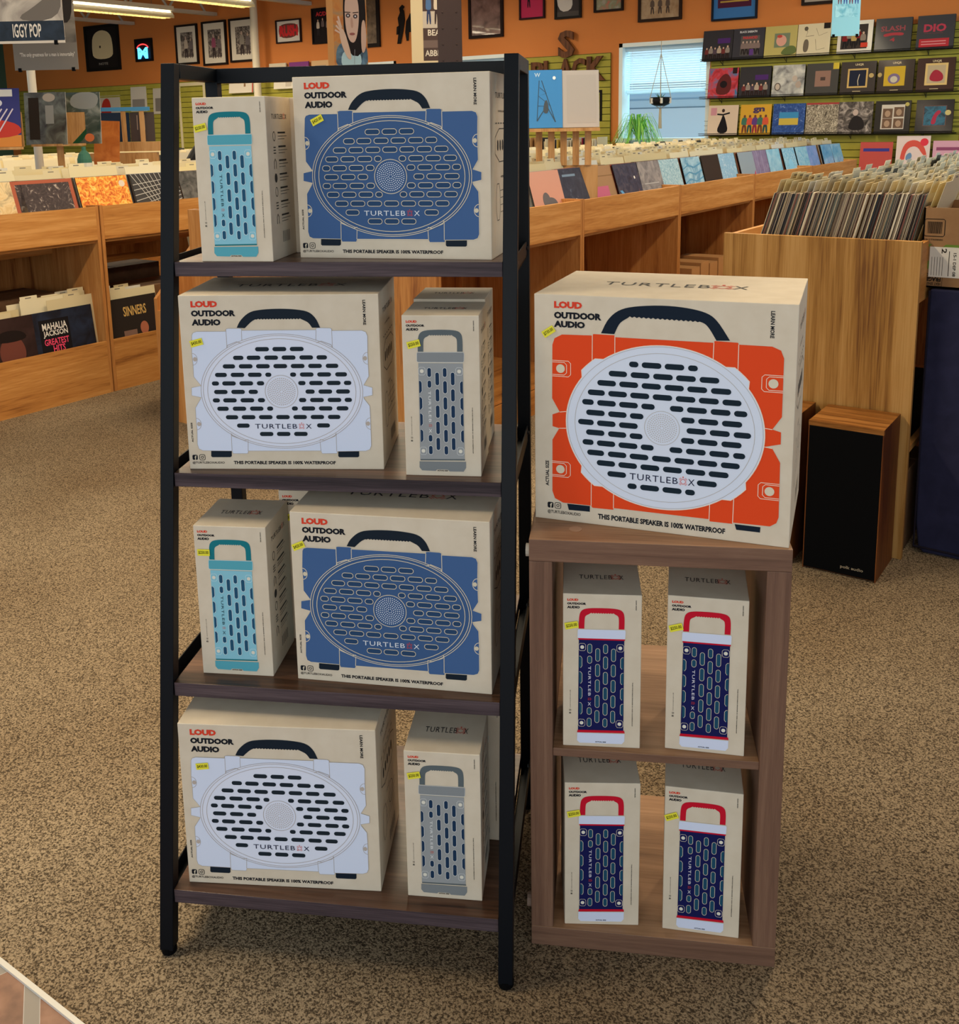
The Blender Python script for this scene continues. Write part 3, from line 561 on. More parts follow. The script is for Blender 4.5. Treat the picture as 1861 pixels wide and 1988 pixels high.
S('navy', 'narrow box with navy and red speaker print, upper right in the cube shelf', -.5819, 1.5138, .3892, .4019, (.11, .2), .3, grp='narrow boxes with navy speaker print')
S('navy', 'narrow box with navy and red speaker print, lower left in the cube shelf', -.7322, 1.4341, .0377, .5633, (.12, .21), .2, grp='narrow boxes with navy speaker print')
S('navy', 'narrow box with navy and red speaker print, lower right in the cube shelf', -.5792, 1.5126, .0377, .4112, (.09, .2), .4, grp='narrow boxes with navy speaker print')

# ------------------------------------------------------------------ ladder shelf and cube shelf
LW, LEAN, LB, LT = .5802, .1744, .4945, 1.56
t = thing('ladder_shelf', 'tall black metal ladder shelf with four dark walnut boards of boxed speakers', 'shelf', (-1.3464, .9813, 0), .4712)
PW = .0245
for x in (-PW / 2, LW + PW / 2):
    g = G(); g.bar((x, PW / 2, .012), (x, LEAN * LT + PW / 2, LT), PW, PW, STEEL); o = g.build('front_post', t, bevel=.001)
    f = G(); f.lathe([(.011, 0), (.0135, .003), (.0135, .014)], DARK, 14, (x, PW / 2)); f.build('foot_cap', o)
    g = G(); g.bar((x, LB - PW / 2, .012), (x, LB - PW / 2, LT), PW, PW, STEEL); o = g.build('rear_post', t, bevel=.001)
    f = G(); f.lathe([(.011, 0), (.0135, .003), (.0135, .014)], DARK, 14, (x, LB - PW / 2)); f.build('foot_cap', o)
    bx('top_rail', x - PW / 2, LEAN * LT + PW, LT - .026, x + PW / 2, LB - PW, LT, STEEL, t, bevel=.001)
bx('top_rail', 0, LB - PW, LT - .028, LW, LB, LT, STEEL, t, bevel=.001)
for z in (1.217, .8511, .4841, .1192):
    y0 = LEAN * z + .001; g = G(); g.box(.0005, y0, z - .0255, LW - .0005, LB - .004, z, SHELFEDGE, SHELFTOP); g.build('shelf_board', t, bevel=.0008)
    for x0, x1 in ((-PW + .004, -.001), (LW + .001, LW + PW - .004)):
        g = G(); g.box(x0, y0 + PW, z - .024, x1, LB - PW, z - .02, STEEL); xe = x1 - .002 if x0 > 0 else x0; g.box(xe, y0 + PW, z - .024, xe + .002, LB - PW, z + .006, STEEL)
        o = g.build('side_rail', t); b = G()
        for yy in (y0 + PW + .012, LB - PW - .012): b.tube((xe - .003, yy, z - .006), (xe + .005, yy, z - .006), .004, paint('#30343a', .3, .8), 8)
        b.build('bolt', o)
CW, CD = .4211, .39
t = thing('cube_shelf', 'low taupe wood cube shelf holding four narrow boxes, big orange print box on top', 'shelf', (-.83487, 1.36294, 0), .4668); T = .0385
bx('top_panel', 0, 0, .77 - T, CW, CD, .77, CUBEH, t, .0012, CUBET); bx('bottom_panel', 0, 0, 0, CW, CD, .0375, CUBEH, t, .0012, CUBET)
bx('side_panel', 0, 0, .0377, T, CD, .77 - T - .0002, CUBE, t, .0012); bx('side_panel', CW - T, 0, .0377, CW, CD, .77 - T - .0002, CUBE, t, .0012)
bx('middle_shelf', T, .004, .3741, CW - T, CD - .01, .3891, CUBEH, t, .001, CUBET)
g = G(); g.tube((-.0, .015, .745), (-.006, .015, .745), .011, paint('#a89f92', .7), 12); g.build('felt_pad', t); g = G(); g.tube((-.0, .02, .075), (-.008, .02, .075), .012, paint('#8a7568', .7), 12); g.build('felt_pad', t)
g = G(); g.tube((.075, .05, .7701), (.075, .05, .7706), .011, paint('#b08a6c', .35), 20); g.build('screw_cover', t)

# ------------------------------------------------------------------ record furniture
def bay(name, label, xf, y0, y1, depth, kick=.294, back=True, flip=False, grp='record browser cabinets', lip=1.041, wh=OAKH, low=.18):
    t = thing(name, label, 'record cabinet', (xf, y1 if flip else y0, 0), PI if flip else 0, grp); L = y1 - y0 - .004; th = .019
    for y in (0, L - th): bx('side_panel', -depth, y, 0, -.001, y + th, lip + .005, OAKV, t)
    bx('fascia_panel', -.02, th, .86, 0, L - th, lip, wh, t); bx('bin_floor', -depth + .02, th, .842, -.02, L - th, .859, OAKH, t)
    if kick: bx('kick_panel', -.02, th, 0, 0, L - th, kick, wh, t)
    bx('lower_shelf', -depth + .02, th, low - .018, -.021, L - th, low, OAKH, t)
    if back: bx('back_panel', -depth, th, .0, -depth + .012, L - th, lip - .06, OAKV, t)
    bx('rail', -depth * .6, th, .76, -depth * .6 + .019, L - th, .84, OAKH, t)
    return t
LX = -4.84
for i, (a, b, bk, lab) in enumerate(((2.16, 3.448, True, 'oak record cabinet at the left edge, bin of records over a cubby'), (3.452, 4.75, False, 'oak record cabinet at left next to the ladder shelf, open through behind'), (4.754, 6.05, True, 'oak record cabinet of the left island behind the top shelf'), (6.054, 7.35, True, 'oak record cabinet farther along the left island'), (7.354, 8.65, True, 'oak record cabinet at far end of left island'))):
    bay('record_cabinet', lab, LX, a, b, .76, back=bk)
for a, b in ((3.0, 4.9), (4.904, 6.9), (6.904, 8.9)): bay('record_cabinet', 'oak record cabinet of the second island from the left', -7.7, a, b, 1.4, grp='cabinets of the second island')
CXF = -2.58; BY = [3.49, 4.775, 6.045, 7.39, 8.79, 10.2]
BL = ['nearest oak cabinet of the middle record island behind the ladder shelf', 'oak cabinet of the middle island, second from the ladder shelf', 'oak cabinet of the middle island above the orange print box', 'oak cabinet of the middle island beside the right bin', 'farthest oak cabinet of the middle island under the wall rack']
for i in range(5):
    bay('record_cabinet', BL[i], CXF, BY[i], BY[i + 1], .78, kick=.12, back=True, lip=1.041, low=.14)
    bay('record_cabinet', 'oak cabinet on the hidden far side of the middle island', -4.14, BY[i], BY[i + 1], .77, kick=.12, flip=True, grp='far side cabinets of middle island')
t = thing('end_browser', 'oak end unit with slanted sides at the near end of the middle island', 'record cabinet', (-4.16, 3.236, 0))
g = G(); g.hexa([(0, 0, 0), (.02, 0, 0), (.02, .25, 0), (0, .25, 0), (0, 0, .62), (.02, 0, .62), (.02, .25, .86), (0, .25, .86)], OAKV); g.build('side_panel', t)
g = G(); g.hexa([(.9, 0, 0), (.92, 0, 0), (.92, .25, 0), (.9, .25, 0), (.9, 0, .62), (.92, 0, .62), (.92, .25, .86), (.9, .25, .86)], OAKV); g.build('side_panel', t)
bx('front_panel', .02, 0, 0, .9, .02, .56, OAKV, t); bx('bin_floor', .02, .02, .35, .9, .25, .37, OAKHX, t)
bx('island_end_panel', -4.14, 3.468, 0, -2.58, 3.488, 1.045, OAKV, label='tall oak end panel closing the middle record island', cat='panel')

# records and divider cards
def lp(w, h, d, mats, art=()):
    g = G(); g.box(-w / 2, 0, 0, w / 2, d, h, mats[0], None, mats[1]); draw(g, FRONT, -w / 2, 0, w, h, art); return g
EDGE = rand_mat(['#8b7a63', '#a89575', '#3a2f2a', '#7f6a50', '#c0b193', '#4b2d22', '#1e1c1b', '#94866f', '#6b5a43', '#b9a888', '#2b2f38', '#7b6a58', '#4a5148', '#6d3a2c', '#d0c3a8', '#857763', '#2a2521', '#a39276'], .6)
FACE = rand_mat(['#4b5568', '#7c4a3c', '#a8a296', '#2d3038', '#b58c60', '#5f6b4b', '#8e3434', '#cfc5b2', '#6c6f86', '#3c4f5c'], .3, .5)
CARDM = rand_mat(['#d8c79c', '#cfbe96', '#ddd0ae', '#ccb98c', '#c9bfa8', '#d9caa2', '#cfcabd', '#dac894'], .55)
INK = mat_of('#7d7468')
sleeve = lp(.315, .315, .0042, (EDGE, FACE)).build('record_sleeve'); used = []
def card_mesh(tab):
    g = G(); g.box(-.155, 0, 0, .155, .0012, .315, CARDM); a = -.15 + tab * .1; g.box(a, 0, .315, a + .1, .0012, .334, CARDM)
    g.flat([(a + .03, .322), (a + .065, .322), (a + .065, .327), (a + .03, .327)], INK, .0005, FRONT); me = g.build('divider_card'); return me
cards = [card_mesh(k) for k in range(3)]
first = {}
def put(src, name, x, y, z, rz, tilt, label, cat, group, sz=None):
    if src.name in first: o = src.copy(); COL.objects.link(o)
    else: o = src; first[src.name] = 1; src['_'] = 1
    if '_' in o: del o['_']
    o.name = name; o.location = (x, y, z); o.rotation_euler = (-tilt, 0, rz); tag(o, label, cat, group)
    if sz: o.scale = sz
    return o
first_name = {}
def rec(x, y, z, rz, tilt, label, group, sz=None):
    k = 'sleeve'
    if k in first_name: o = sleeve.copy(); COL.objects.link(o)
    else: o = sleeve; first_name[k] = 1
    o.location = (x, y, z); o.rotation_euler = (-tilt, 0, rz); tag(o, label, 'record', group)
    o.scale = sz or (1, 1, 1); return o
def card(x, y, z, rz, tilt, label, group, sz=None):
    k = rnd.randrange(3)
    if k in first_name: o = cards[k].copy(); COL.objects.link(o)
    else: o = cards[k]; first_name[k] = 1
    o.location = (x, y, z); o.rotation_euler = (-tilt, 0, rz); tag(o, label, 'divider', group); o.scale = sz or (1, 1, 1.09); return o

COV = {}
def cover(name, label, art, base, loc, rot, group, w=.315, h=.315, d=.004, edge='#2a2622', gloss=True):
    g = G(); bm_ = base if not isinstance(base, str) else paint(base, .5, 0, .1)
    g.box(-w / 2, 0, 0, w / 2, d, h, mat_of(edge), None, bm_); draw(g, FRONT, -w / 2, 0, w, h, art)
    return tag(g.build(name, None, loc, rot), label, 'record', group)
ZB = .895
# front covers on the middle island, nearest first
GLARE_TINT = ['#a9d6ea', '#7fb9dc', '#c7e6f2']  # cyan window glare on plastic sleeves, put into base colours of the blue covers below
mid = [
 ('plain brown record cover first on the middle island', '#6c5a48', []), ('dull green record cover second on the middle island', '#56604a', []), ('grey record cover third on the middle island', '#777672', []),
 ('salmon pink record cover with a grey hatted head, nearest on the middle island', '#d59a84', [('e', .55, .42, .2, .13, '#6d6768'), ('e', .42, .5, .12, .14, '#6d6768'), ('s', [(.3, 0), (.75, 0), (.8, .4), (.35, .42)], '#6a6362'), ('l', [(.4, .08), (.72, .38)], .03, '#d99d87')]),
 ('dark slate record cover with scattered light specks on the middle island', noisy(['#31394a', '#3d4658', '#8b9bb0'], 22, 6, .5, .3, coat=.5, pos=[.4, .62, .75]), [('e', .42, .45, .02, .02, '#e8eef4'), ('p', [(.45, .1), (.52, .1), (.5, .3), (.46, .3)], '#c63a3e'), ('r', .1, .86, .55, .9, '#7d93a8')]),
 ('tan record cover with a small pink square on the middle island', '#a8815c', [('r', 0, .8, 1, .82, '#8c6a48'), ('r', .2, .05, .72, .62, '#c96a86'), ('e', .5, .15, .14, .1, '#d8b45a')]),
 ('navy record cover with blue slashes and an orange streak on the middle island', noisy(['#2b3040', '#394359', '#59545e'], 9, 4, 1, .3, coat=.5), [('p', [(.05, .5), (.15, .5), (.65, 0), (.5, 0)], '#6aa6d4'), ('p', [(.8, .1), (.88, .1), (.85, .5)], '#d8743a'), ('e', .78, .72, .03, .03, '#ece6da')]),
 ('hazy grey record cover in plastic on the middle island', noisy(['#6e6c70', '#8d8b8c', '#a9a4a0'], 5, 4, 1.5, .25, coat=.6), [('r', .15, .55, .8, .57, '#b4b0ac')]),
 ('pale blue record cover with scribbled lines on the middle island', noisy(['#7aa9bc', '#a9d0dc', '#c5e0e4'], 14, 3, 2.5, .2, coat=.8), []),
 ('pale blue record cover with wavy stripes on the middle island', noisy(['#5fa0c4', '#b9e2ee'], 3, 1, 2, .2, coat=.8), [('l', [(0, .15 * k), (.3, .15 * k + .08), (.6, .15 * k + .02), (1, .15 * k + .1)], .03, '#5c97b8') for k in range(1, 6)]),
 ('dark edge-worn record cover on the middle island', '#2c2826', []),
 ('bright sky blue marbled record cover on the middle island', noisy(GLARE_TINT, 10, 4, 2, .2, coat=.8), []),
 ('grey record cover with a pink wedge on the middle island', '#8fa0ac', [('p', [(.4, 0), (1, 0), (.95, .55)], '#b8476a')]),
 ('lavender grey record cover in plastic on the middle island', noisy(['#6f6a90', '#8f8cb0'], 6, 3, 1, .25, coat=.7), [('l', [(.3, 0), (.3, 1)], .02, '#a9a6c4'), ('l', [(.6, 0), (.6, 1)], .02, '#a9a6c4')]),
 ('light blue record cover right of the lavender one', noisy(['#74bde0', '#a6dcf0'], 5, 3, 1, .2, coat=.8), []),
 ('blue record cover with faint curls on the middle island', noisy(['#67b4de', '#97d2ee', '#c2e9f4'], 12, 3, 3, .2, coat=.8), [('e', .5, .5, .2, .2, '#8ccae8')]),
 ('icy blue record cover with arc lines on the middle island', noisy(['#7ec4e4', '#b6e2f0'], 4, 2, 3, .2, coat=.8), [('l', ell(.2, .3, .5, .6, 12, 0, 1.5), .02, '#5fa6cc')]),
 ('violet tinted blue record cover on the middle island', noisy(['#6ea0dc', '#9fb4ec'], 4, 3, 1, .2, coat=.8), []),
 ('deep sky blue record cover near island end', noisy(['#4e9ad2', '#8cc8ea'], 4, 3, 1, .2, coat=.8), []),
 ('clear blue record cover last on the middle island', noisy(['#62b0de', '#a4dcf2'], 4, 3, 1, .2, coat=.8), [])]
y = 3.66; i = 0; ys = []
for b in range(5):
    L = BY[b + 1] - BY[b]; n = 4
    for k in range(n): ys.append(BY[b] + .02 + L / n * (k + .5))
for i, yc in enumerate(ys):
    lab, base, art = mid[i] if i < len(mid) else mid[-1]
    xo = -.03 - rnd.random() * .02 - (i % 3) * .012; tl = .26 + rnd.random() * .05
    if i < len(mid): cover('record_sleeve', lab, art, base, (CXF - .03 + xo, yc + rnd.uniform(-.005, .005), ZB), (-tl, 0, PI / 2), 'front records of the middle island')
    for k in range(3): rec(CXF - .045 + xo - k * .009, yc + rnd.uniform(-.012, .004), ZB, PI / 2, tl - .004 * k, 'record edge leaning right behind the front cover on middle island', 'records behind the front covers')
    x = CXF - .12
    for k in range(8):
        card(x + xo - k * .078, yc + rnd.uniform(-.01, .01), ZB + rnd.uniform(-.006, .008), PI / 2, tl - .05 - .02 * k, 'cream divider card among the records of the middle island', 'divider cards of the middle island')
def stuff_cards(x0, x1, y0, y1, z, dx=.05, rz=PI / 2, label='', tilt=.2, rows=.33, name='divider_cards', dark=.06):
    g = G(); mats = [paint(c, .6) for c in ('#d8c79c', '#cfbe96', '#ddd0ae', '#c9bfa8')]; dk = paint('#3a3a36', .6)
    y = y0
    while y + rows <= y1 + .01:
        x = x0
        while x < x1:
            zz = z + .02 + rnd.uniform(-.008, .01)
            if name == 'divider_cards' and z == 1.215 and 4.7 < y + .16 < 5.4 and x > -3.85: x += dx; continue
            s = math.sin(tilt) * .3; mt = rnd.choice(mats) if rnd.random() > dark else dk; a = y + .01; b = y + rows - .015
            g.hexa([(x, a, zz - .25), (x + .0015, a, zz - .25), (x + .0015, b, zz - .25), (x, b, zz - .25), (x - s, a, zz), (x - s + .0015, a, zz), (x - s + .0015, b, zz), (x - s, b, zz)], mt)
            ta = a + rnd.choice((0, .1, .2)); g.hexa([(x - s, ta, zz), (x - s + .0015, ta, zz), (x - s + .0015, ta + .1, zz), (x - s, ta + .1, zz), (x - s - .006, ta, zz + .018), (x - s - .0045, ta, zz + .018), (x - s - .0045, ta + .1, zz + .018), (x - s - .006, ta + .1, zz + .018)], mt)
            x += dx * rnd.uniform(.7, 1.3)
        y += rows
    return tag(g.build(name), label, 'dividers', None, 'stuff')
stuff_cards(-4.0, -3.42, 3.5, 10.15, 1.215, .07, label='sea of cream divider cards on the far half of the middle island')
stuff_cards(-7.6 - .75, -7.75, 3.05, 8.8, 1.2, .06, label='cream divider cards filling the near half of the second island')
stuff_cards(-9.0, -8.4, 3.05, 8.8, 1.2, .07, label='cream divider cards filling the far half of the second island')
# left island
LC = [(2.62, .33, 'tan record cover with brown shape at the left photo edge', noisy(['#c79b62', '#d8b27c'], 4, 3, 1, .35, coat=.4), [('s', [(.1, 0), (.7, 0), (.5, .5), (.2, .6)], '#57463c'), ('t', .3, .72, .95, .88, 'HUNTER', '#4a3e36')]),
 (2.93, .3, 'cream record cover with white streaks left of the copper bordered one', noisy(['#cda468', '#e2c796', '#5a4a40'], 4, 3, 2, .35, coat=.4), []),
 (3.2, .36, 'brown record cover with copper border on the left island', noisy(['#3c3130', '#4f4140', '#b8a89a'], 9, 5, 3, .3, coat=.5, pos=[.4, .6, .72]), [('r', 0, 0, .06, 1, '#a85a42'), ('r', .94, 0, 1, 1, '#a85a42'), ('r', 0, .94, 1, 1, '#a85a42'), ('s', [(.35, .1), (.7, .05), (.72, .35), (.4, .42)], '#b9865c')]),
 (3.57, .33, 'fiery orange branching record cover on the left island', noisy(['#b8481e', '#e0782a', '#f2b048', '#f6cf74'], 14, 6, 1.5, .35, coat=.4), [('e', .88, .85, .06, .06, '#dccab8')]),
 (3.93, .33, 'grey record cover with white line web on the left island', '#3f3b3a', [('l', [(0, .1 * k), (1, .35 + .07 * k)], .012, '#b9b4ae') for k in range(9)] + [('l', [(.1 * k, 1), (.6 + .04 * k, 0)], .012, '#b9b4ae') for k in range(8)]),
 (4.27, .33, 'black and grey record cover beside the web cover', noisy(['#2a2a2a', '#6e6a66'], 8, 4, 1, .3), []), (4.6, .33, 'plain cream record cover behind the teal box', '#c9b78f', []), (5.0, .33, 'slate record cover farther on the left island', '#4f5a60', []), (5.4, .33, 'rust record cover farther on the left island', '#8e4b2c', []), (5.8, .33, 'olive record cover far on the left island', '#6f6b3c', [])]
for yc, w, lab, base, art in LC:
    cover('record_sleeve', lab, art, base, (LX - .04, yc, ZB), (-.3, 0, PI / 2), 'front records of the left island', w=w)
    for k in range(4): rec(LX - .05 - k * .009, yc - .006, ZB, PI / 2, .29, 'record edge leaning behind a front cover on left island', 'records behind the front covers of left island')
    for k in range(6): card(LX - .12 - k * .085, yc + rnd.uniform(-.01, .01), ZB + rnd.uniform(-.01, .02), PI / 2, .22, 'cream divider card among the records of the left island', 'divider cards of the left island')
stuff_cards(LX - .7, LX - .1, 6.1, 8.6, 1.2, .07, label='cream divider cards at the far end of the left island')
# left cubbies
cover('record_sleeve', 'dark record cover with a ruddy face, standing low in left cubby', [('e', .62, .42, .2, .28, '#6b3b30'), ('s', [(.35, .6), (.9, .6), (.8, .78), (.45, .8)], '#1f1614')], noisy(['#2c201e', '#3b2a28'], 5, 3, 1, .3), (LX - .045, 2.86, .19), (-.12, 0, PI / 2), 'records in the left cubby', w=.36)
cover('record_sleeve', 'black record cover lettered white and pink, in the left cubby', [('r', .08, .0, .58, .86, '#191618'), ('t', .13, .68, .54, .8, 'MAHALIA', '#ded6cc'), ('t', .13, .55, .54, .67, 'JACKSON', '#ded6cc'), ('t', .13, .42, .54, .53, 'GREATEST', '#e0486a'), ('t', .26, .29, .46, .41, 'HITS', '#e0486a'), ('r', .2, .2, .5, .23, '#b93a50')], noisy(['#1e1c20', '#2a3142'], 5, 3, 1, .3), (LX - .045, 3.22, .19), (-.12, 0, PI / 2), 'records in the left cubby', w=.36)
cover('record_sleeve', 'dark record cover with tan lettering in the second left cubby', [('t', .34, .66, .78, .84, 'SINNERS', '#c9a25e'), ('e', .7, .4, .08, .12, '#a8644a'), ('r', .3, .15, .55, .4, '#7d5f52')], '#2b2420', (LX - .045, 3.66, .19), (-.12, 0, PI / 2), 'records in the left cubby', w=.36)
for k, (yy, dz) in enumerate(((2.78, 0), (2.84, .005), (3.1, .03), (3.2, .035), (3.3, .03), (3.16, .045), (3.26, .045), (3.58, .02), (3.7, .02), (3.62, .03))): card(LX - .07 - .025 * (k % 4), yy, .185 + dz, PI / 2, .1, 'white divider card in a left lower cubby', 'divider cards in the left cubbies')
def cardbox(label, x0, y0, z0, x1, y1, z1, rz=0, open_=False, col=('#5f432c', '#6f5036')):
    cx, cy = (x0 + x1) / 2, (y0 + y1) / 2; t = thing('cardboard_box', label, 'box', (cx, cy, z0), rz); w, d, h = (x1 - x0) / 2, (y1 - y0) / 2, z1 - z0; m_ = noisy(list(col), 8, 3, .2, .8)
    if open_:
        g = G(); th = .005; g.box(-w, -d, 0, w, d, th, m_); g.box(-w, -d, 0, w, -d + th, h, m_); g.box(-w, d - th, 0, w, d, h, m_); g.box(-w, -d, 0, -w + th, d, h, m_); g.box(w - th, -d, 0, w, d, h, m_); g.build('body', t)
    else:
        g = G(); g.box(-w, -d, 0, w, d, h, m_); g.build('body', t, bevel=.004); g = G(); g.box(-w, -d, h, w, -.004, h + .003, m_); g.box(-w, .004, h, w, d, h + .003, m_); g.build('flap', t)
    return t
cardbox('brown cardboard box at the back of the left cubby', -5.45, 2.75, .182, -5.1, 3.33, .56)
cardbox('brown cardboard box low in the second left cubby', -5.3, 3.75, .182, -5.0, 4.2, .53, col=('#6b4a2e', '#7a5636'))
cardbox('dark cardboard box behind in the second left cubby', -5.56, 3.55, .182, -5.32, 4.2, .62, col=('#3b291d', '#4a3425'))
# lower cubby contents of the middle island
for k in range(5):
    yy = 6.45 + k * .16; bx('record_box_file', -2.95, yy, .142, -2.66, yy + .14, .142 + .32 + .02 * (k % 2), mat_of('#b8895a'), label='upright tan box file in the middle island cubby', cat='box file', group='box files in the island cubby')
bx('magazine_pile', -2.9, 7.42, .142, -2.62, 7.75, .32, noisy(['#d8d0c0', '#7a706a'], 30, 2, 0, .6, stretch=(1, 1, 6)), label='low pile of magazines beside the tan box files', cat='magazines')
bx('television', -3.1, 6.2, .36, -2.98, 6.4, .62, DARK, label='small black flat box standing in the shaded cubby', cat='device').name = 'black_case'

# ------------------------------------------------------------------ right record bin
t = thing('record_bin', 'long pine record bin at right with tall vertical-grain end panel', 'record cabinet', (-1.3, 3.43, 0)); BW = .64
bx('end_panel', 0, 0, 0, BW, .02, 1.057, PINEV, t, .001); bx('side_panel', 0, .02, .6, .018, 5.5, 1.05, OAKH, t); bx('side_panel', BW - .018, .02, .86, BW, 5.5, 1.05, OAKH, t)
bx('bin_floor', .018, .02, .86, BW - .018, 5.5, .88, OAKH, t); bx('divider_panel', .018, .02, 0, .036, 5.5, .6, OAKH, t); bx('lower_shelf', .036, .02, .35, BW - .01, 5.5, .37, OAKH, t); bx('cross_panel', .036, 1.3, 0, BW - .01, 1.32, .86, OAKV, t); bx('end_panel', 0, 5.5, 0, BW, 5.52, 1.057, PINEV, t)
N = 104
for k in range(N):
    x = -1.268 + .005 * k + rnd.uniform(-.0006, .0006)
    rec(x, 3.58 + .1575 + rnd.uniform(0, .01), .885, PI / 2, -.29 + .0006 * k, 'record seen edge on in the packed front row of the right bin', 'edge on records in the right bin', sz=(1, rnd.uniform(.5, 1.25), rnd.uniform(.99, 1.01)))
for k in range(27):
    card(-1.262 + .0205 * k, 3.6 + .1575, .893 + rnd.uniform(0, .01), PI / 2, -.29, 'tabbed divider card rising from the front row of the right bin', 'divider cards of the right bin')
g = G(); fm = [paint(c, .6) for c in ('#e0d5b8', '#d2c9b0', '#c4bda8', '#e8dec4', '#c9c2b2', '#454540')]
for r in range(14):
    y0 = 3.95 + r * .345
    for k in range(30):
        x = -1.25 + k * .0185 + rnd.uniform(-.004, .004); h = 1.2 + rnd.uniform(-.015, .02); mt = fm[5] if rnd.random() < .06 else rnd.choice(fm[:5]); s = .09; ta = y0 + rnd.choice((0, .1, .2))
        g.hexa([(x, y0, .885), (x + .002, y0, .885), (x + .002, y0 + .31, .885), (x, y0 + .31, .885), (x + s, y0, h), (x + s + .002, y0, h), (x + s + .002, y0 + .31, h), (x + s, y0 + .31, h)], mt)
        g.hexa([(x + s, ta, h), (x + s + .002, ta, h), (x + s + .002, ta + .1, h), (x + s, ta + .1, h), (x + s + .006, ta, h + .022), (x + s + .008, ta, h + .022), (x + s + .008, ta + .1, h + .022), (x + s + .006, ta + .1, h + .022)], mt)
tag(g.build('divider_cards'), 'sea of cream tabbed divider cards along the back rows of the right bin', 'dividers', None, 'stuff')
bx('cubby_case', -1.05, 3.5, .37, -.69, 3.85, .56, DARK, label='black case in the side cubby of the right bin', cat='case')
cardbox('brown cardboard box in the lower side cubby of the right bin', -1.1, 3.5, .002, -.672, 3.8, .28)

# speakers on the floor
def tower(label, x0, y0):
    t = thing('bookshelf_speaker', label, 'speaker', (x0, y0, 0), 0, 'wood veneer loudspeakers on the carpet'); w, d, h = .228, .22, .5
    g = G(); g.box(0, .012, 0, w, d, h - .0001, TEAKV, TEAK); g.build('cabinet', t, bevel=.001)
    g = G(); g.box(.003, .0, .006, w - .003, .012, h - .016, DARK); g.build('grille', t, bevel=.003)
    b = G(); b.box(0, 0, h - .016, w, .012, h, TEAK); b.box(0, .001, 0, .003, .012, h - .016, TEAKV); b.box(w - .003, .001, 0, w, .012, h - .016, TEAKV); b.build('front_trim', t)
    b = G(); text(b, FRONT, .12, .025, .19, .038, 'polk audio', mat_of('#a2927a'), .0006, '', .01); b.build('badge', t, (0, 0, 0)); return t
tower('walnut loudspeaker with black grille standing nearest the bin end panel front', -.915, 3.2); tower('walnut loudspeaker half hidden behind the orange print box', -1.185, 3.2)
# covered stand and shipping box at the right edge
t = thing('fabric_covered_stand', 'dark navy fabric covered stand at the right edge under a carton', 'stand', (-.645, 3.53, 0)); nv = noisy(['#23233a', '#2b2b45'], 20, 4, .5, .9)
g = G(); P = [(0.015, .02), (.03, .0), (.62, .0), (.62, .895), (0, .895), (.0, .85), (-.003, .5), (.004, .1)]
k = len(P); g.v = [(x, 0, z) for x, z in P] + [(x, .45, z) for x, z in P]; i = g.mi(nv); g.f = [tuple(range(k)), tuple(reversed(range(k, 2 * k)))] + [(a, a + k, (a + 1) % k + k, (a + 1) % k) for a in range(k)]; g.m = [i] * len(g.f); g.build('fabric_cover', t, bevel=.006)
g = G(); g.tube((0.002, -.004, .02), (.62, -.004, .004), .004, paint('#1a1420', .8), 6); g.tube((-.001, -.004, .89), (.002, -.004, .02), .003, paint('#1a1420', .8), 6); g.build('piping', t)
t = cardbox('open cardboard shipping carton with barcode and address label at the right edge', -.68, 3.54, .899, -.16, 3.9, 1.155, 0, True, ('#8a6542', '#95704b'))
g = G(); w, h = .26, .256; fr = lambda a, z, l: (a - .26, -.18 - l, z); bk = mat_of('#21180f'); gr = mat_of('#5f7a2e')
ribbon(g, fr, [(.008, .165), (.06, .165), (.064, .17), (.064, .216), (.06, .22), (.008, .22), (.004, .216), (.004, .17)], .0025, bk, .0005, True)
for k in range(22): g.flat([(.013 + k * .002, .174), (.013 + k * .002 + rnd.choice((.0006, .0013)), .174), (.013 + k * .002 + .0012, .212), (.013 + k * .002, .212)], bk, .0006, fr)
text(g, fr, .004, .152, .06, .158, 'SHEPHERDSVILLE, KY 40165', bk, .0005, 'inv')
for P in ([(.01, .14), (.03, .14), (.01, .12)], [(.07, .14), (.2, .14), (.2, .08), (.06, .08), (.1, .12), (.05, .12)], [(.01, .06), (.025, .06), (.06, .09), (.06, .12), (.01, .075)]): g.flat(P, gr, .0004, fr)
ribbon(g, fr, [(.002, .005), (.066, .005), (.066, .045), (.002, .045)], .0022, bk, .0006, True)
text(g, fr, .006, .008, .062, .017, 'HEAT SENSITIVE', bk, .0006, 'inv'); text(g, fr, .006, .02, .062, .034, 'FRAGILE', bk, .0006, 'inv', .05); text(g, fr, .01, .036, .03, .043, 'WITH', bk, .0006, 'inv'); g.build('printing', t)
g = G(); g.box(-.235, -.184, .035, -.12, -.1815, .132, mat_of('#cfc8bc')); fr2 = lambda a, z, l: (a, -.184 - l, z)
text(g, fr2, -.20, .112, -.185, .128, '2', bk, .0005, 'dn'); g.flat([(-.178, .04), (-.176, .04), (-.176, .12), (-.178, .12)], bk, .0005, fr2); text(g, fr2, -.165, .04, -.156, .115, '15-1 DEP 08', bk, .0005, 'dn')
for k in range(5): g.flat([(-.228 + k * .008, .04), (-.2265 + k * .008, .04), (-.2265 + k * .008, .1), (-.228 + k * .008, .1)], mat_of('#6a6560'), .0005, fr2)
g.build('address_label', t)

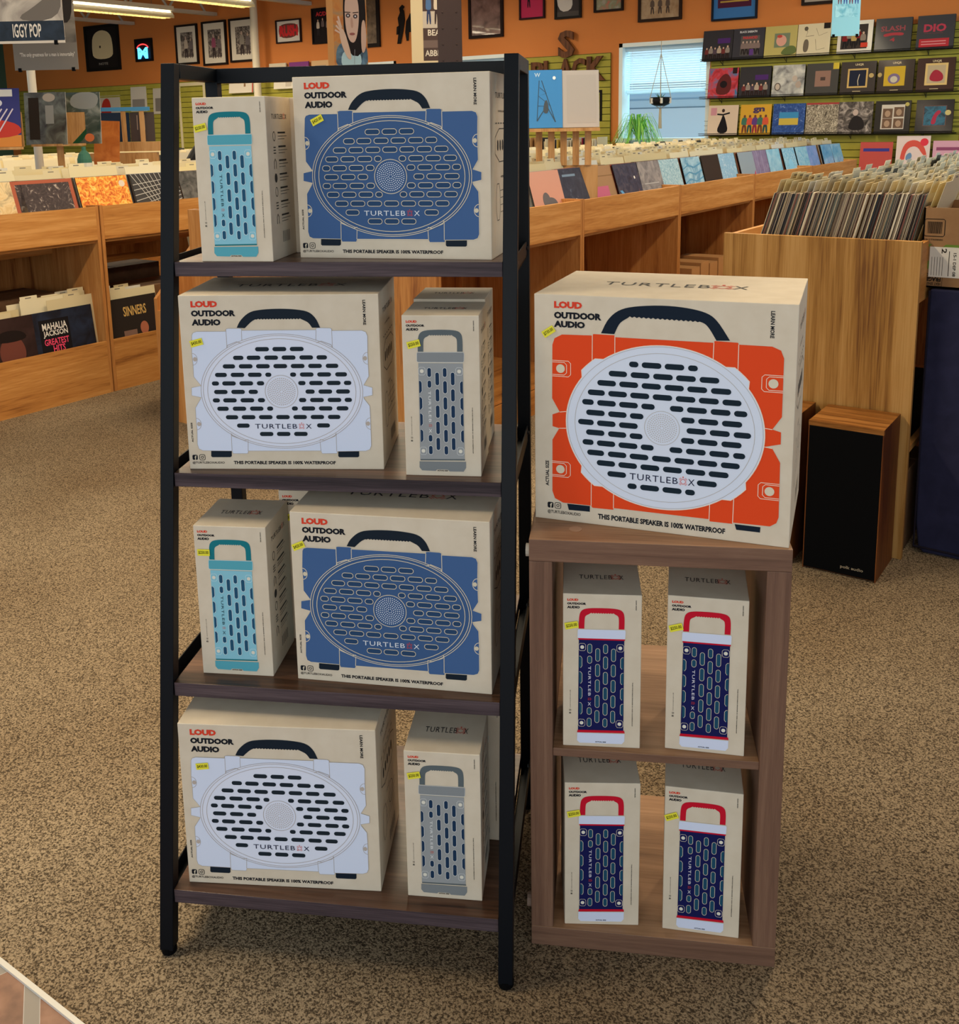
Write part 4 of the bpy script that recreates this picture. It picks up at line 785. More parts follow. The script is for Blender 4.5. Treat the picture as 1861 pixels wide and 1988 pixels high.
# ------------------------------------------------------------------ box sets on the wall rack
rows = [(2.09, 1.672, 1.272)]
R1X = [(-4.513, -4.171), (-4.171, -3.822), (-3.823, -3.473), (-3.474, -3.134), (-3.069, -2.716), (-2.709, -2.344), (-2.309, -1.967)]
R2X = [(-4.436, -4.095), (-4.087, -3.733), (-3.73, -3.372), (-3.367, -3.034), (-3.024, -2.66), (-2.664, -2.298), (-2.299, -1.925)]
R3X = [(-4.432, -4.082), (-4.068, -3.713), (-3.706, -3.357), (-3.353, -3.017), (-3.022, -2.676), (-2.658, -2.32), (-2.274, -1.924)]
CROWD = [('f', .15 + .14 * k, .02, .4 + .05 * (k % 2), '#2a1c1c', ['#6a3030', '#8c8078', '#50404c', '#a89888'][k % 4], '#c9a58e') for k in range(6)]
def uhqr(art): return [('t', .4, .86, .64, .94, 'UHQR', '#d9c6a0')] + art + [('r', .37, .06, .6, .08, '#c9b48c')]
A1 = [('charcoal record box with a row of band figures and a purple label, top row first', '#2d2a30', CROWD + [('r', .5, .55, .92, .72, '#4b2a6a')]),
 ('dark grey record box with white lettering over a red titled band picture, top row', '#34323a', [('t', .2, .85, .75, .92, 'BLACK SABBATH', '#dcdce0'), ('r', .25, .1, .85, .75, '#55504e'), ('t', .32, .64, .78, .73, 'PARANOID', '#c8323a')] + [('f', .33 + .12 * k, .12, .45, '#2a2426', '#7c6a66', '#b49a8c') for k in range(5)] + [('r', .55, .1, .68, .3, '#5a3a7c')]),
 ('gold record cover with a painted floral picture, top row', '#b3a562', [('r', .3, .3, .78, .76, '#6f7c66'), ('e', .52, .52, .16, .18, '#cf9a8a'), ('e', .46, .66, .08, .05, '#b8463c'), ('s', [(.5, .05), (1, .05), (1, .3), (.8, .36), (.6, .25)], '#5d6a3c')]),
 ('cream record cover with thin black line drawing, top row', '#cfc3a4', [('l', [(.2, .9), (.3, .75), (.25, .6), (.5, .62)], .012, '#3a342c'), ('l', [(.55, .85), (.65, .6), (.9, .7)], .008, '#3a342c'), ('e', .25, .85, .06, .07, '#5c5346'), ('s', [(.18, .1), (.35, .1), (.36, .5), (.2, .52)], '#6a6052'), ('l', [(.55, .5), (.6, .15), (.85, .2)], .008, '#3a342c'), ('r', .78, .82, .98, 1, '#1e1a18')]),
 ('white bordered record box with crowded black and red figures, top row', '#d2ccc0', [('r', .1, .12, .86, .88, '#3a322e')] + [('f', .22 + .13 * k, .14 + .08 * (k % 2), .5, '#1d1a1c', ['#7a2020', '#8a7c70', '#b49a5c'][k % 3], '#c9a890') for k in range(5)] + [('r', .68, .16, .88, .3, '#c8402c')]),
 ('charcoal record box with red lettering, ribbon and a number 4, top row', '#36373b', [('t', .15, .6, .82, .76, 'SLASH', '#9c4a50'), ('s', [(.25, .42), (.5, .48), (.78, .44), (.8, .54), (.5, .56), (.22, .52)], '#a83c44'), ('t', .42, .28, .56, .4, '4', '#a83c44')]),
 ('charcoal record box with pink lettering over a red label, last in top row', '#35353b', [('t', .18, .5, .78, .74, 'DIO', '#b03c50', '', .04), ('l', [(.2, .46), (.7, .46)], .01, '#7a3a40'), ('r', .08, .05, .88, .3, '#b03038'), ('r', .14, .12, .8, .15, '#d0888a'), ('r', .14, .2, .8, .23, '#d0888a')])]
A2 = [('red and blue record box with a horned creature, middle row first', noisy(['#8c2030', '#c03a44', '#3a6f9a'], 4, 4, 1, .3, coat=.4), [('s', [(.25, .1), (.75, .1), (.8, .6), (.6, .85), (.4, .7), (.3, .5)], '#5c2424'), ('e', .52, .45, .12, .12, '#1c1418'), ('r', .8, .8, .95, 1, '#2a1a1e')]),
 ('charcoal record box with band figures and purple label, middle row second', '#2d2b30', CROWD + [('r', .5, .55, .92, .72, '#4b2a6a')]),
 ('silver record box with pale group portraits, middle row', noisy(['#6a6a6c', '#a8a8a6', '#d0cfc8'], 4, 3, .5, .2, coat=.6), [('e', .18, .3, .1, .13, '#57504c'), ('e', .18, .3, .07, .1, '#b5a79c'), ('e', .7, .55, .08, .1, '#b5a79c'), ('e', .82, .35, .09, .11, '#a8998e')]),
 ('dark grey record box with a small rose square and yellow corner sticker, middle row', '#3c3a38', [('r', .28, .26, .76, .76, '#8c6c60'), ('r', .45, .45, .6, .56, '#4a3c38'), ('r', .82, .8, 1, 1, '#c9b23c')]),
 ('dark brown record box with a gold framed night blue picture, middle row', '#332a28', uhqr([('r', .2, .18, .78, .78, '#c9a866'), ('r', .25, .23, .73, .73, '#1d2236'), ('l', [(.52, .25), (.5, .4), (.54, .6)], .02, '#d8c8a8'), ('e', .88, .55, .07, .07, '#b8a06a')])),
 ('dark brown record box with a yellow picture, middle row', '#33261f', uhqr([('r', .18, .2, .76, .8, '#c8a632'), ('e', .46, .42, .17, .16, '#7c6a8c'), ('e', .46, .4, .1, .1, '#c8bfa8'), ('e', .06, .55, .06, .07, '#b8a06a')])),
 ('chestnut record box with a pale framed red picture, middle row', '#3a2018', uhqr([('r', .22, .18, .82, .84, '#d6b878'), ('r', .28, .24, .76, .78, '#b8a484'), ('s', [(.34, .3), (.7, .28), (.72, .5), (.5, .68), (.36, .52)], '#a02c3c')]))]
A3 = [('cream record cover with a black dancing figure, bottom row first', '#cdb8a4', [('r', .08, .66, .28, .92, '#c28a96'), ('s', [(.28, .05), (.72, .05), (.6, .5), (.5, .72), (.44, .5)], '#17141a'), ('l', [(.3, .7), (.5, .68), (.72, .74)], .05, '#17141a'), ('e', .5, .82, .05, .06, '#3c2c28')]),
 ('yellow record cover with colourful dancers, bottom row', '#c99a2c', [('t', .4, .7, .78, .9, 'gn', '#4a3a5c', '', .05)] + [('f', .15 + .17 * k, .05, .6, ['#6c3a2c', '#2c4a4c', '#8c2c3c'][k % 3], ['#3c6c5c', '#c8543c', '#5c3c7c'][k % 3], '#6a4232') for k in range(5)]),
 ('blue record cover with a yellow and blue flag, bottom row', noisy(['#2a4480', '#3a5a9c', '#a8b8d8'], 8, 5, 2, .25, coat=.7, pos=[.4, .6, .75]), [('r', .2, .3, .8, .55, '#c0a848'), ('r', .2, .52, .8, .72, '#3c86b8')]),
 ('silvery brown record cover with diagonal glare lines, bottom row', noisy(['#3a332c', '#8c8272', '#cfc4b0'], 7, 5, 4, .25, coat=.7), [('r', 0, .94, 1, 1, '#9c3c3c')]),
 ('black and white photo record cover in plastic, bottom row', noisy(['#2a2422', '#5c5450', '#b0a49c'], 5, 4, 1.5, .25, coat=.7), [('s', [(.3, .1), (.8, .1), (.75, .45), (.5, .6), (.35, .4)], '#241f20'), ('e', .5, .66, .08, .1, '#b8a49a')]),
 ('black record box with four small sepia portraits, bottom row', '#241f1c', [('r', .18, .12, .84, .88, '#c9c0b4')] + [('r', a, b, a + .28, b + .3, '#6c5444') for a, b in ((.22, .46), (.54, .5), (.22, .15), (.54, .15))] + [('e', .36, .6, .08, .1, '#a88c74'), ('e', .68, .64, .08, .1, '#a88c74'), ('e', .36, .29, .08, .1, '#a88c74'), ('e', .68, .29, .08, .1, '#a88c74'), ('e', .9, .88, .06, .06, '#b8a85c')]),
 ('black record box with a blue and red stage picture, bottom row', '#201a1c', [('r', .2, .2, .82, .82, '#6c4a40'), ('r', .22, .22, .8, .8, noisy(['#16384c', '#2a6a84', '#12202c'], 6, 4, 1, .3)), ('s', [(.4, .25), (.55, .25), (.56, .5), (.7, .62), (.6, .7), (.48, .55)], '#a8344a'), ('e', .86, .6, .08, .08, '#c8b878')])]
for X, A, zb, tilt, grp in ((R1X, A1, 2.078, .16, 'top row'), (R2X, A2, 1.672, .14, 'middle row'), (R3X, A3, 1.272, .14, 'bottom row')):
    for j, ((a, b), (lab, base, art)) in enumerate(zip(X, A)):
        w = min(b - a, .345) - .004
        cover('boxed_record', lab, art, base, ((a + b) / 2, WY - .125, zb), (-tilt, 0, 0), 'record boxes in the %s of the wall rack' % grp, w=w, h=.322, d=.012 if 'cover' in lab else .026)
    g = G(); bk = paint('#141414', .4)
    for zz, yy in ((zb - .006, -.14), (zb + .012, -.145), (zb - .006, -.04)): g.tube((-4.52, WY + yy, zz), (-1.9, WY + yy, zz), .0035, bk, 6)
    x = -4.5
    while x < -1.9: g.tube((x, WY - .14, zb - .006), (x, WY - .035, zb - .006), .002, bk, 4); x += .06
    for x in (-4.3, -3.6, -2.9, -2.2): g.tube((x, WY - .035, zb - .06), (x, WY - .035, zb + .2), .003, bk, 6); g.tube((x, WY - .14, zb - .006), (x, WY - .035, zb - .05), .003, bk, 6)
    for k in range(4): g.tube((-4.5, WY - .035, zb + .05 * k), (-1.85, WY - .035, zb + .05 * k), .0022, bk, 4)
    tag(g.build('wire_shelf'), 'black wire shelf carrying the %s of record boxes on the wall' % grp, 'shelf', 'wire wall shelves')
cover('record_sleeve', 'white record cover with a coral red loop below the wall rack', [('s', [(.1, .1), (.25, .1), (.3, .6), (.6, .7), (.8, .4), (.95, .3), (.8, .75), (.5, .9), (.2, .75)], '#d0564a'), ('e', .82, .8, .12, .12, '#d83c4c'), ('s', [(.3, .2), (.5, .3), (.45, .5), (.3, .4)], '#6a8cb0')], '#dcc8c4', (-2.27, WY - .15, .93), (-.12, 0, 0), 'records below the wall rack')
cover('record_sleeve', 'pink record cover at the right below the wall rack', [('r', .1, .7, .9, .8, '#8c4a6c')], '#cf9cb0', (-1.93, WY - .15, .88), (-.12, 0, 0), 'records below the wall rack')
cover('record_sleeve', 'red and navy record cover at the left below the wall rack', [('r', .1, .7, .9, .8, '#3c3c8c')], '#b84a44', (-2.62, WY - .15, .87), (-.12, 0, 0), 'records below the wall rack')

# ------------------------------------------------------------------ pictures on the back wall
def framed(label, x0, x1, z0, z1, fcol, art, bg='#d8d0c0', fw=.03, name='framed_picture', mat=None):
    t = thing(name, label, 'picture', ((x0 + x1) / 2, WY - .005, z0), 0, 'pictures on the orange wall'); w = (x1 - x0) / 2; h = z1 - z0; f = mat_of(fcol)
    g = G(); g.box(-w, -.03, 0, -w + fw, 0, h, f); g.box(w - fw, -.03, 0, w, 0, h, f); g.box(-w + fw, -.03, 0, w - fw, 0, fw, f); g.box(-w + fw, -.03, h - fw, w - fw, 0, h, f); g.build('frame', t)
    g = G(); b = mat_of(bg); g.box(-w + fw, -.012, fw, w - fw, 0, h - fw, b); draw(g, lambda x, z, l: (x, -.012 - l, z), -w + fw, fw, 2 * w - 2 * fw, h - 2 * fw, art); g.build('print', t); return t
GREYS = ['#26211f', '#6c625c', '#b0a498']
def photo(seed): return noisy(GREYS, 5 + seed, 4, 1 + seed * .3, .25, coat=.8)
framed('big black framed cream plaque with rounded top on the orange wall', -15.69, -14.77, 2.45, 3.2, '#1a1614', [('s', [(.18, .22), (.82, .22), (.85, .5), (.8, .85), (.5, .97), (.2, .85), (.15, .5)], '#dcc79c'), ('r', .4, .5, .45, .56, '#3a302a'), ('t', .35, .07, .65, .13, 'NOTE', '#9a9088')], '#231d1b', .05)
t = framed('small black framed neon sign with red arc and blue M', -14.36, -13.93, 2.55, 2.91, '#120e0e', [], '#1c1212', .03, 'neon_sign')
g = G(); rd = emit('#ff3a3a', 1.6); bl_ = emit('#5cc4ff', 1.5); fr = lambda x, z, l: (x, -.04 - l, z)
ribbon(g, fr, ell(0, .19, .15, .08, 12, .25, PI - .25), .02, rd, 0); text(g, fr, -.13, .04, .13, .22, 'M', bl_, .001, '', .05); g.build('neon_tube', t)
P3 = [(-13.35, -12.83, 2.45, 3.06, 'left'), (-12.72, -12.18, 2.41, 3.07, 'middle'), (-12.11, -11.54, 2.43, 3.07, 'right')]
for k, (a, b, c, d, s) in enumerate(P3): framed('white matted framed photo, %s of the three beside the column' % s, a, b, c, d, '#211815', [('r', .19, .15, .81, .84, photo(k)), ('f', .45, .12, .6, '#3a3030', ['#b8a898', '#8c4a62', '#8a8278'][k], '#b0988a'), ('f', .7, .12, .55, '#4a4040', '#6a6060', '#a89080')], '#d6cdbd', .03)
framed('white framed print with large red lettering', -11.12, -10.62, 2.65, 2.98, '#2a1a18', [('s', [(.1, .15), (.9, .2), (.95, .8), (.5, .9), (.05, .8)], '#6a3a34'), ('t', .1, .25, .9, .8, 'RUSH', '#c42c30', '', .06)], '#d2cac2', .02)
framed('dark framed poster with red lettering and small band figures', -10.4, -10.0, 2.6, 3.09, '#140e10', [('t', .15, .8, .85, .93, 'AC/DC', '#c03038', '', .04), ('f', .25, .2, .5, '#2a2426', '#c8b8a8', '#c09a84'), ('f', .5, .25, .48, '#201a1c', '#6a5a5a', '#c09a84'), ('f', .75, .2, .5, '#2a2426', '#7a6a68', '#c09a84')], '#1a1214', .02)
framed('large dark framed brown picture partly behind the hanging portrait banner', -9.75, -9.16, 2.5, 3.4, '#1c1412', [('f', .55, .1, .6, '#5c4632', '#8c7a5c', '#a08a70')], noisy(['#4a3828', '#7c6650'], 4, 3, .5, .3), .05)
framed('dark framed mauve brown picture right of the steel column', -7.69, -7.17, 2.51, 3.3, '#201412', [], noisy(['#4c3632', '#6c504a', '#80625c'], 3, 3, .5, .2, coat=.8), .035)
framed('dark framed crimson picture with a small black figure', -6.93, -6.57, 2.69, 3.2, '#2a1014', [('f', .35, .25, .5, '#1c1018', '#1c1018', '#2a1820')], '#b02a50', .02)
framed('black framed picture with white diagonal and dark corner', -6.43, -6.07, 2.66, 3.2, '#1c1816', [('s', [(0, .1), (.8, .15), (.5, .8), (0, 1)], '#c4bcb6'), ('r', 0, 0, 1, .12, '#4a4442')], '#3a3434', .025)
framed('dark framed picture of red and green shapes, top edge of photo', -5.9, -5.52, 2.7, 3.2, '#20120e', [], noisy(['#a84a34', '#6c6a4a', '#8c8070'], 5, 3, .5, .3), .025)
framed('dark framed hazy tan picture with figures above the window', -5.33, -4.8, 2.55, 3.1, '#2c1c14', [('f', .3 + .2 * k, .1, .35, '#4a3c34', '#5a4a40', '#6a5648') for k in range(3)], noisy(['#8c6a48', '#ad9170'], 4, 3, .5, .3), .03)
framed('blue matted framed poster with maroon block of gold text', -4.45, -3.94, 2.5, 3.1, '#141c2c', [('r', .1, .2, .9, 1, '#4c1c34')] + [('r', .16, .3 + .07 * k, .84, .33 + .07 * k, '#b09040') for k in range(9)], '#3a6ea8', .02)
framed('small dark framed picture behind the cyan hanging banner', -3.47, -3.1, 2.59, 3.0, '#241a16', [], '#a89c90', .03)
framed('small pale framed picture at the top right corner', -2.78, -2.3, 2.66, 3.1, '#8c7c6c', [], '#c0b4a4', .03)
framed('black record on lime green in a black frame on the slat panel', -6.2, -5.78, 1.45, 1.81, '#14120f', [('e', .32, .5, .32, .4, '#1c1c1c'), ('e', .3, .5, .1, .12, '#d8b8a0')], '#6aa82a', .03)
framed('cream framed blackboard leaning on the green slat wall', -13.36, -12.72, 1.04, 2.17, '#cfc3a2', [('e', .8, .3, .1, .15, '#8ab4cc')], '#211c1a', .05)
# silhouette of two musicians
t = thing('wall_silhouette', 'black cut out silhouette of a standing sax player and a seated pianist', 'wall decoration', (-8.73, WY - .004, 2.52))
g = G(); fr = lambda x, z, l: (x, -.012 - l, z); bk = mat_of('#17100e')
for P in ([(-.14, 0), (-.08, .0), (-.03, .17), (0, .3), (-.01, .42), (-.03, .44), (.0, .47), (-.04, .5), (-.09, .46), (-.08, .4), (-.12, .33), (-.1, .2)], [(-.15, .12), (-.1, .12), (-.09, .24), (-.14, .22)],
          [(.02, .03), (.05, .03), (.06, .14), (.12, .14), (.12, .03), (.16, .03), (.17, .2), (.12, .22), (.12, .3), (.14, .35), (.09, .38), (.06, .33), (.02, .28), (0, .14)]):
    g.flat(P, bk, 0, fr); g.flat(P[::-1], bk, -.008, fr)
g.build('figure_cutout', t)
# carved wooden letters
WD = wood('carved_wood', ['#3f2413', '#61391f', '#7a4c2c'], 2, 12, .1, .6)
def letter(c, x0, x1, z0, z1, lab):
    g = G(); v, f = glyphs(c, .04); k = len(g.v); i = g.mi(WD); P = [((a - .5) * (x1 - x0), b * (z1 - z0)) for a, b in v]
    g.v = [(x, -.035, z) for x, z in P] + [(x, 0, z) for x, z in P]; n = len(P)
    from collections import Counter
    ed = Counter(); dirn = {}
    for q in f:
        g.f.append(tuple(q)); g.m.append(i); g.f.append(tuple(n + a for a in reversed(q))); g.m.append(i)
        for a, b in zip(q, q[1:] + q[:1]): ed[frozenset((a, b))] += 1; dirn[frozenset((a, b))] = (a, b)
    for e, c_ in ed.items():
        if c_ == 1: a, b = dirn[e]; g.f.append((b, a, n + a, n + b)); g.m.append(i)
    tag(g.build('wooden_letter', None, ((x0 + x1) / 2, WY - .04, z0)), lab, 'letter', 'carved wooden wall letters')
letter('S', -6.36, -6.14, 2.2, 2.52, 'carved brown wooden letter S above the green panel'); letter('P', -6.74, -6.56, 1.95, 2.17, 'carved wooden letter P, first in the row'); letter('L', -6.56, -6.42, 1.93, 2.18, 'carved wooden letter L after the P')
letter('A', -6.36, -6.16, 1.94, 2.19, 'carved wooden letter A under the S'); letter('C', -6.17, -5.99, 1.93, 2.19, 'carved wooden letter C between A and K'); letter('K', -5.97, -5.73, 1.92, 2.2, 'carved wooden letter K, last in the row')

# goods pinned to the left slat wall
wl = [(-16.8, 1.85, .26, .3, '#6c6460', [('r', .1, .1, .9, .9, '#2a2624'), ('r', .35, .2, .65, .8, '#c8beb4')], 'narrow dark poster with white shape on the slat wall by the cream post'), (-16.5, 1.3, .3, .34, '#7c4a2c', [('s', [(.1, .1), (.9, .2), (.7, .9)], '#c8703c')], 'rusty coloured record low on slat wall by the cream post'),
 (-15.3, 1.6, .9, .45, '#c2b8aa', [('r', .02, .05, .2, .95, '#8c4a3c'), ('r', .24, .05, .4, .95, '#6a6460'), ('s', [(.42, .05), (.75, .05), (.7, .9), (.45, .8)], '#b03428')], 'row of pinned grey and red shirts on the slat wall'),
 (-14.35, 1.75, .4, .4, '#c8c2b8', [('r', .1, .1, .9, .5, '#8a8480')], 'white printed shirt pinned on the slat wall'), (-13.8, 1.7, .36, .42, '#bdb6ac', [('r', .15, .1, .85, .6, '#77716c')], 'pale grey printed shirt pinned right of white one')]
for x, z, w, h, bc, art, lab in wl: panel('pinned_shirt' if 'shirt' in lab else 'wall_record', w, .015, h, art, bc, lab, 'shirt' if 'shirt' in lab else 'record', 'goods on the green slat wall', (x, WY - .05, z), (-.05, 0, 0))
panel('display_book', .52, .02, .3, [('p', [(.62, .3), (.7, .3), (.68, .95), (.64, .95)], '#8c6a4c'), ('r', .96, 0, 1, 1, '#b83c2c')], '#d8cfc0', 'white boxed record set seen through the top of the ladder shelf', 'record', None, (-11.85, WY - .1, 1.97), (-.1, 0, 0))
panel('display_book', .4, .02, .3, [('r', .6, .1, .9, .9, '#bfb6a8')], '#d9d2c4', 'white boxed record right of the pipe column in ladder shelf gap', 'record', None, (-10.95, WY - .1, 2.0), (-.1, 0, 0))
for a, b, c, lab in ((-11.26, -10.92, '#c9bda8', 'pale upright record standing atop the slat wall, leftmost of three'), (-10.85, -10.47, '#7c3c7c', 'purple record standing atop the slat wall'), (-10.41, -10.06, '#c8a67c', 'tan record standing atop the slat wall beside the banner')):
    panel('record_sleeve', b - a, .02, .17, [('r', .2, .3, .8, .6, '#8c8074')], c, lab, 'record', 'records atop the slat wall', (a / 2 + b / 2, WY - .06, 2.2))

# ------------------------------------------------------------------ banners hanging from the ceiling
def banner(label, x, y, z0, w, h, yaw, bg, art):
    t = thing('hanging_poster', label, 'poster', (x, y, z0), yaw, 'posters hanging from the ceiling')
    panel('poster_sheet', w, .002, h, art, bg, parent=t, loc=(0, 0, 0)); g = G()
    for s in (-.45, .45): g.tube((s * w, .001, h), (s * w, .001, 3.7 - z0), .001, paint('#55504a', .5), 5)
    g.build('string', t); b = G()
    for s in (-.42, .42): b.box(s * w - .008, -.006, -.008, s * w + .008, .008, .012, DARK)
    b.build('clip', t); return t
banner('black and white poster with a dark lettered band hanging at top left', -4.77, 2.965, 1.872, .56, .62, .6, '#c9beb0', [('r', 0, .02, 1, .17, noisy(['#17191f', '#232a36'], 8, 3, 1, .3, coat=.4)), ('t', .55, .045, .8, .15, 'IGGY POP', '#d8cdc0'), ('r', 0, .17, 1, 1, noisy(['#8a8078', '#b8ada0', '#ccc2b4'], 3, 3, 1, .5)), ('s', [(.55, .17), (.98, .17), (1, .45), (.8, .3)], '#6d655e'), ('s', [(0, .6), (.5, .6), (.4, 1), (0, 1)], '#57504b')])
banner('grey poster with a white quotation line hanging behind the lettered poster', -5.151, 3.415, 1.778, .35, .55, .6, '#8f877e', [('r', 0, .24, 1, 1, noisy(['#5a544e', '#8c847a', '#a0978c'], 3, 3, 1, .5)), ('r', 0, 0, 1, .26, '#7e776f'), ('s', [(.4, .3), (.55, .3), (.52, .6), (.42, .6)], '#5c554f'), ('t', .1, .12, .96, .17, '"The only greatness for a man is immortality"', '#e0d8cc', '', .01), ('s', [(.72, .45), (.98, .45), (.98, 1), (.78, 1)], '#3a3532'), ('e', .88, .75, .08, .06, '#b5a99c')])
banner('tall banner of a dark haired figure with raised hands in front of orange wall', -5.436, 6.234, 1.88, .31, .75, .6, '#c08a54', [('r', .16, 0, 1, 1, noisy(['#a85c24', '#b87838', '#8c7a60'], 4, 4, 1, .4)), ('s', [(.2, 0), (1, 0), (1, .22), (.8, .32), (.35, .28), (.2, .2)], noisy(['#2c3a4c', '#5c7c94'], 5, 3, 1, .5)), ('s', [(.32, 0), (.85, 0), (.82, .2), (.35, .2)], '#a6c3cc'),
    ('s', [(.42, .15), (.95, .12), (1, .8), (.7, 1), (.42, .9)], '#1d1718'), ('s', [(.46, .42), (.56, .27), (.72, .27), (.82, .5), (.8, .72), (.62, .8), (.46, .72)], '#c4a596'), ('e', .54, .54, .055, .022, '#4a3a3e'), ('e', .72, .53, .055, .022, '#4a3a3e'), ('e', .54, .54, .018, .009, '#cfd4da'), ('e', .72, .53, .018, .009, '#cfd4da'),
    ('l', [(.44, .575), (.6, .57)], .02, '#2c1f1e'), ('l', [(.66, .565), (.8, .57)], .02, '#2c1f1e'), ('s', [(.6, .52), (.65, .52), (.67, .42), (.6, .41)], '#b38f80'), ('e', .63, .355, .07, .013, '#8c5450'),
    ('s', [(.3, .4), (.42, .42), (.56, .2), (.6, .1), (.5, .1), (.34, .26)], '#c9ab98')] + [('l', [(.36, .36 + .02 * k), (.2 + .03 * k, .4 + .045 * k)], .045, '#c9ab98') for k in range(4)] + [('s', [(.84, .14), (.98, .2), (.97, .5), (.86, .48)], '#bfa090'), ('l', [(.66, .05), (.68, .2)], .01, '#8c8c94')])
banner('narrow brown and white banner with two lettered bands beside the steel column', -4.293, 5.786, 1.838, .27, .5, .6, '#c9b692', [('r', .3, .07, 1, 1, '#4a3a36'), ('r', .3, .5, 1, .72, '#b8ab9c'), ('t', .42, .4, .84, .48, 'BEAT', '#cfc4b4'), ('r', .3, .24, 1, .34, '#6c5a54'), ('t', .34, .13, .84, .21, 'ABBEY', '#cfc4b4')] + [('f', .45 + .2 * k, .55, .42, ['#2c3a5c', '#3a2c2c'][k % 2], ['#4c6a94', '#c8b8a4'][k % 2], '#8c6c58') for k in range(3)])
banner('pale cyan banner of standing figures hanging near the wall rack', -2.005, 7.443, 1.985, .19, .5, .6, '#8cc8dc', [('f', .25 + .2 * k, .42, .5, '#2c4c9c' if k % 2 else '#6c3c4c', '#c49488', '#a87c74') for k in range(4)] + [('r', .1, .25, .9, .42, noisy(['#58a6c4', '#a8dcea'], 9, 4, 1, .4))])

# ------------------------------------------------------------------ display stands on the islands
OAKS = wood('light_oak', ['#9c6c3c', '#b98a54', '#c89a66'], 2, 12, .08, .5)
t = thing('display_stand', 'light oak slatted stand holding two records on the middle island', 'display stand', (-2.813, 5.0, 1.15), .6)
bx('ledge', -.2, -.09, .245, .18, .06, .262, OAKS, t)
for k in range(5): bx('slat', -.16 + k * .067, -.012, 0.06, -.125 + k * .067, .0, .245, OAKS, t)
bx('backrest', -.2, .05, .262, .18, .06, .5, OAKS, t); bx('foot', -.2, -.0, -.28, .18, .02, .06, OAKS, t)
cover('record_sleeve', 'sky blue record cover with a dark lattice tower on the oak stand', [('l', [(.35, .12), (.42, .82)], .02, '#3e5468'), ('l', [(.82, .1), (.48, .82)], .02, '#3e5468'), ('l', [(.35, .12), (.6, .38), (.82, .1)], .03, '#3e5468'), ('l', [(.38, .38), (.7, .38), (.4, .55), (.6, .6), (.43, .7)], .015, '#3e5468'), ('s', [(.5, .25), (.66, .25), (.62, .5), (.54, .45)], '#4c545c'), ('t', .3, .88, .45, .95, 'W', '#b8d4e8'), ('e', .8, .86, .04, .03, '#e8f0f4')], '#3f86c4', (-2.905, 4.92, 1.415), (-.17, 0, .6), 'records on the oak stand', w=.215, h=.315, d=.01, edge='#22486c')
cover('record_sleeve', 'plain off white record cover on the oak stand', [('r', .2, .72, .25, .76, '#4a4a4a'), ('r', .12, .08, .92, .92, '#ada7a3')], '#b2aca8', (-2.735, 5.04, 1.415), (-.17, 0, .6), 'records on the oak stand', w=.2, h=.31, d=.008, edge='#c8c0b8')
def easel(label, x, y, z, yaw, w=.3, hp=.16):
    t = thing('record_easel', label, 'display stand', (x, y, z), yaw, 'small oak easels'); bx('ledge', -w / 2, -.05, hp, w / 2, .03, hp + .014, OAKS, t); bx('post', -.018, -.0, .012, .018, .02, hp, OAKS, t); bx('foot', -.05, -.02, -.3, .05, .03, .012, OAKS, t); bx('backrest', -w / 2, .045, hp + .014, w / 2, .053, hp + .2, OAKS, t)
EZ = 1.17
easel('oak easel with post carrying the colourful cover at the left photo edge', -5.33, 3.13, EZ, .75, .36, .185)
cover('record_sleeve', 'navy, red and yellow record cover on the easel at the left edge', [('r', 0, 0, 1, .2, '#c8803c'), ('s', [(0, .15), (1, .15), (1, .4), (.5, .5), (0, .42)], '#b83a30'), ('e', .55, .75, .2, .1, '#c8c4cc'), ('r', .6, .86, .9, .98, '#cfcac4')] + [('l', [(.1 + .1 * k, .1), (.5 + .08 * k, .65)], .02, '#c8bcc8') for k in range(6)], '#2e2f6c', (-5.33, 3.13, EZ + .2), (-.14, 0, .75), 'records on small easels', w=.36, h=.315)
easel('dark post easel behind the photo prints of the left island', -5.6, 3.75, EZ, .7, .3, .19)
cover('record_sleeve', 'tall brown and grey photo print on the left island, left of pair', [('r', .1, .1, .35, .9, '#33281f'), ('r', .5, .4, .7, .75, '#9c9890'), ('e', .6, .9, .15, .08, '#b8a898')], noisy(['#3a302a', '#5c5a50', '#7c7c70'], 5, 4, 1, .3, coat=.5), (-5.62, 3.68, EZ + .2), (-.1, 0, .6), 'photo prints on the left island', w=.25, h=.31, edge='#d0c8bc')
cover('record_sleeve', 'green and grey photo print on the left island, right of pair', [('s', [(0, 0), (.5, 0), (.7, .35), (.1, .4)], '#1e4a2c'), ('s', [(.2, .7), (.9, .65), (1, 1), (.3, 1)], '#8c8c88'), ('e', .7, .12, .12, .08, '#c86a3c')], noisy(['#2e3a30', '#4c5248', '#8c8c80'], 5, 4, 1, .3, coat=.5), (-5.53, 3.86, EZ + .2), (-.1, 0, .6), 'photo prints on the left island', w=.24, h=.31, edge='#d0c8bc')
panel('orange_board', .16, .01, .64, [], noisy(['#a85a20', '#c87838'], 4, 3, 1, .5), 'orange brown board leaning beside the photo prints', 'board', None, (-5.6, 4.04, EZ - .3), (-.08, .05, .6))
t = thing('display_rack', 'light wood rack with blue rail holding dark records on the left island', 'display stand', (-5.75, 4.35, EZ), .62)
bx('ledge', -.2, -.03, .14, .25, .05, .2, OAKS, t); bx('lower_board', -.3, -.02, .06, .2, .03, .13, OAKS, t)
for x in (-.02, .1): bx('upright', x, -.015, .2, x + .03, -.005, .4, OAKS, t)
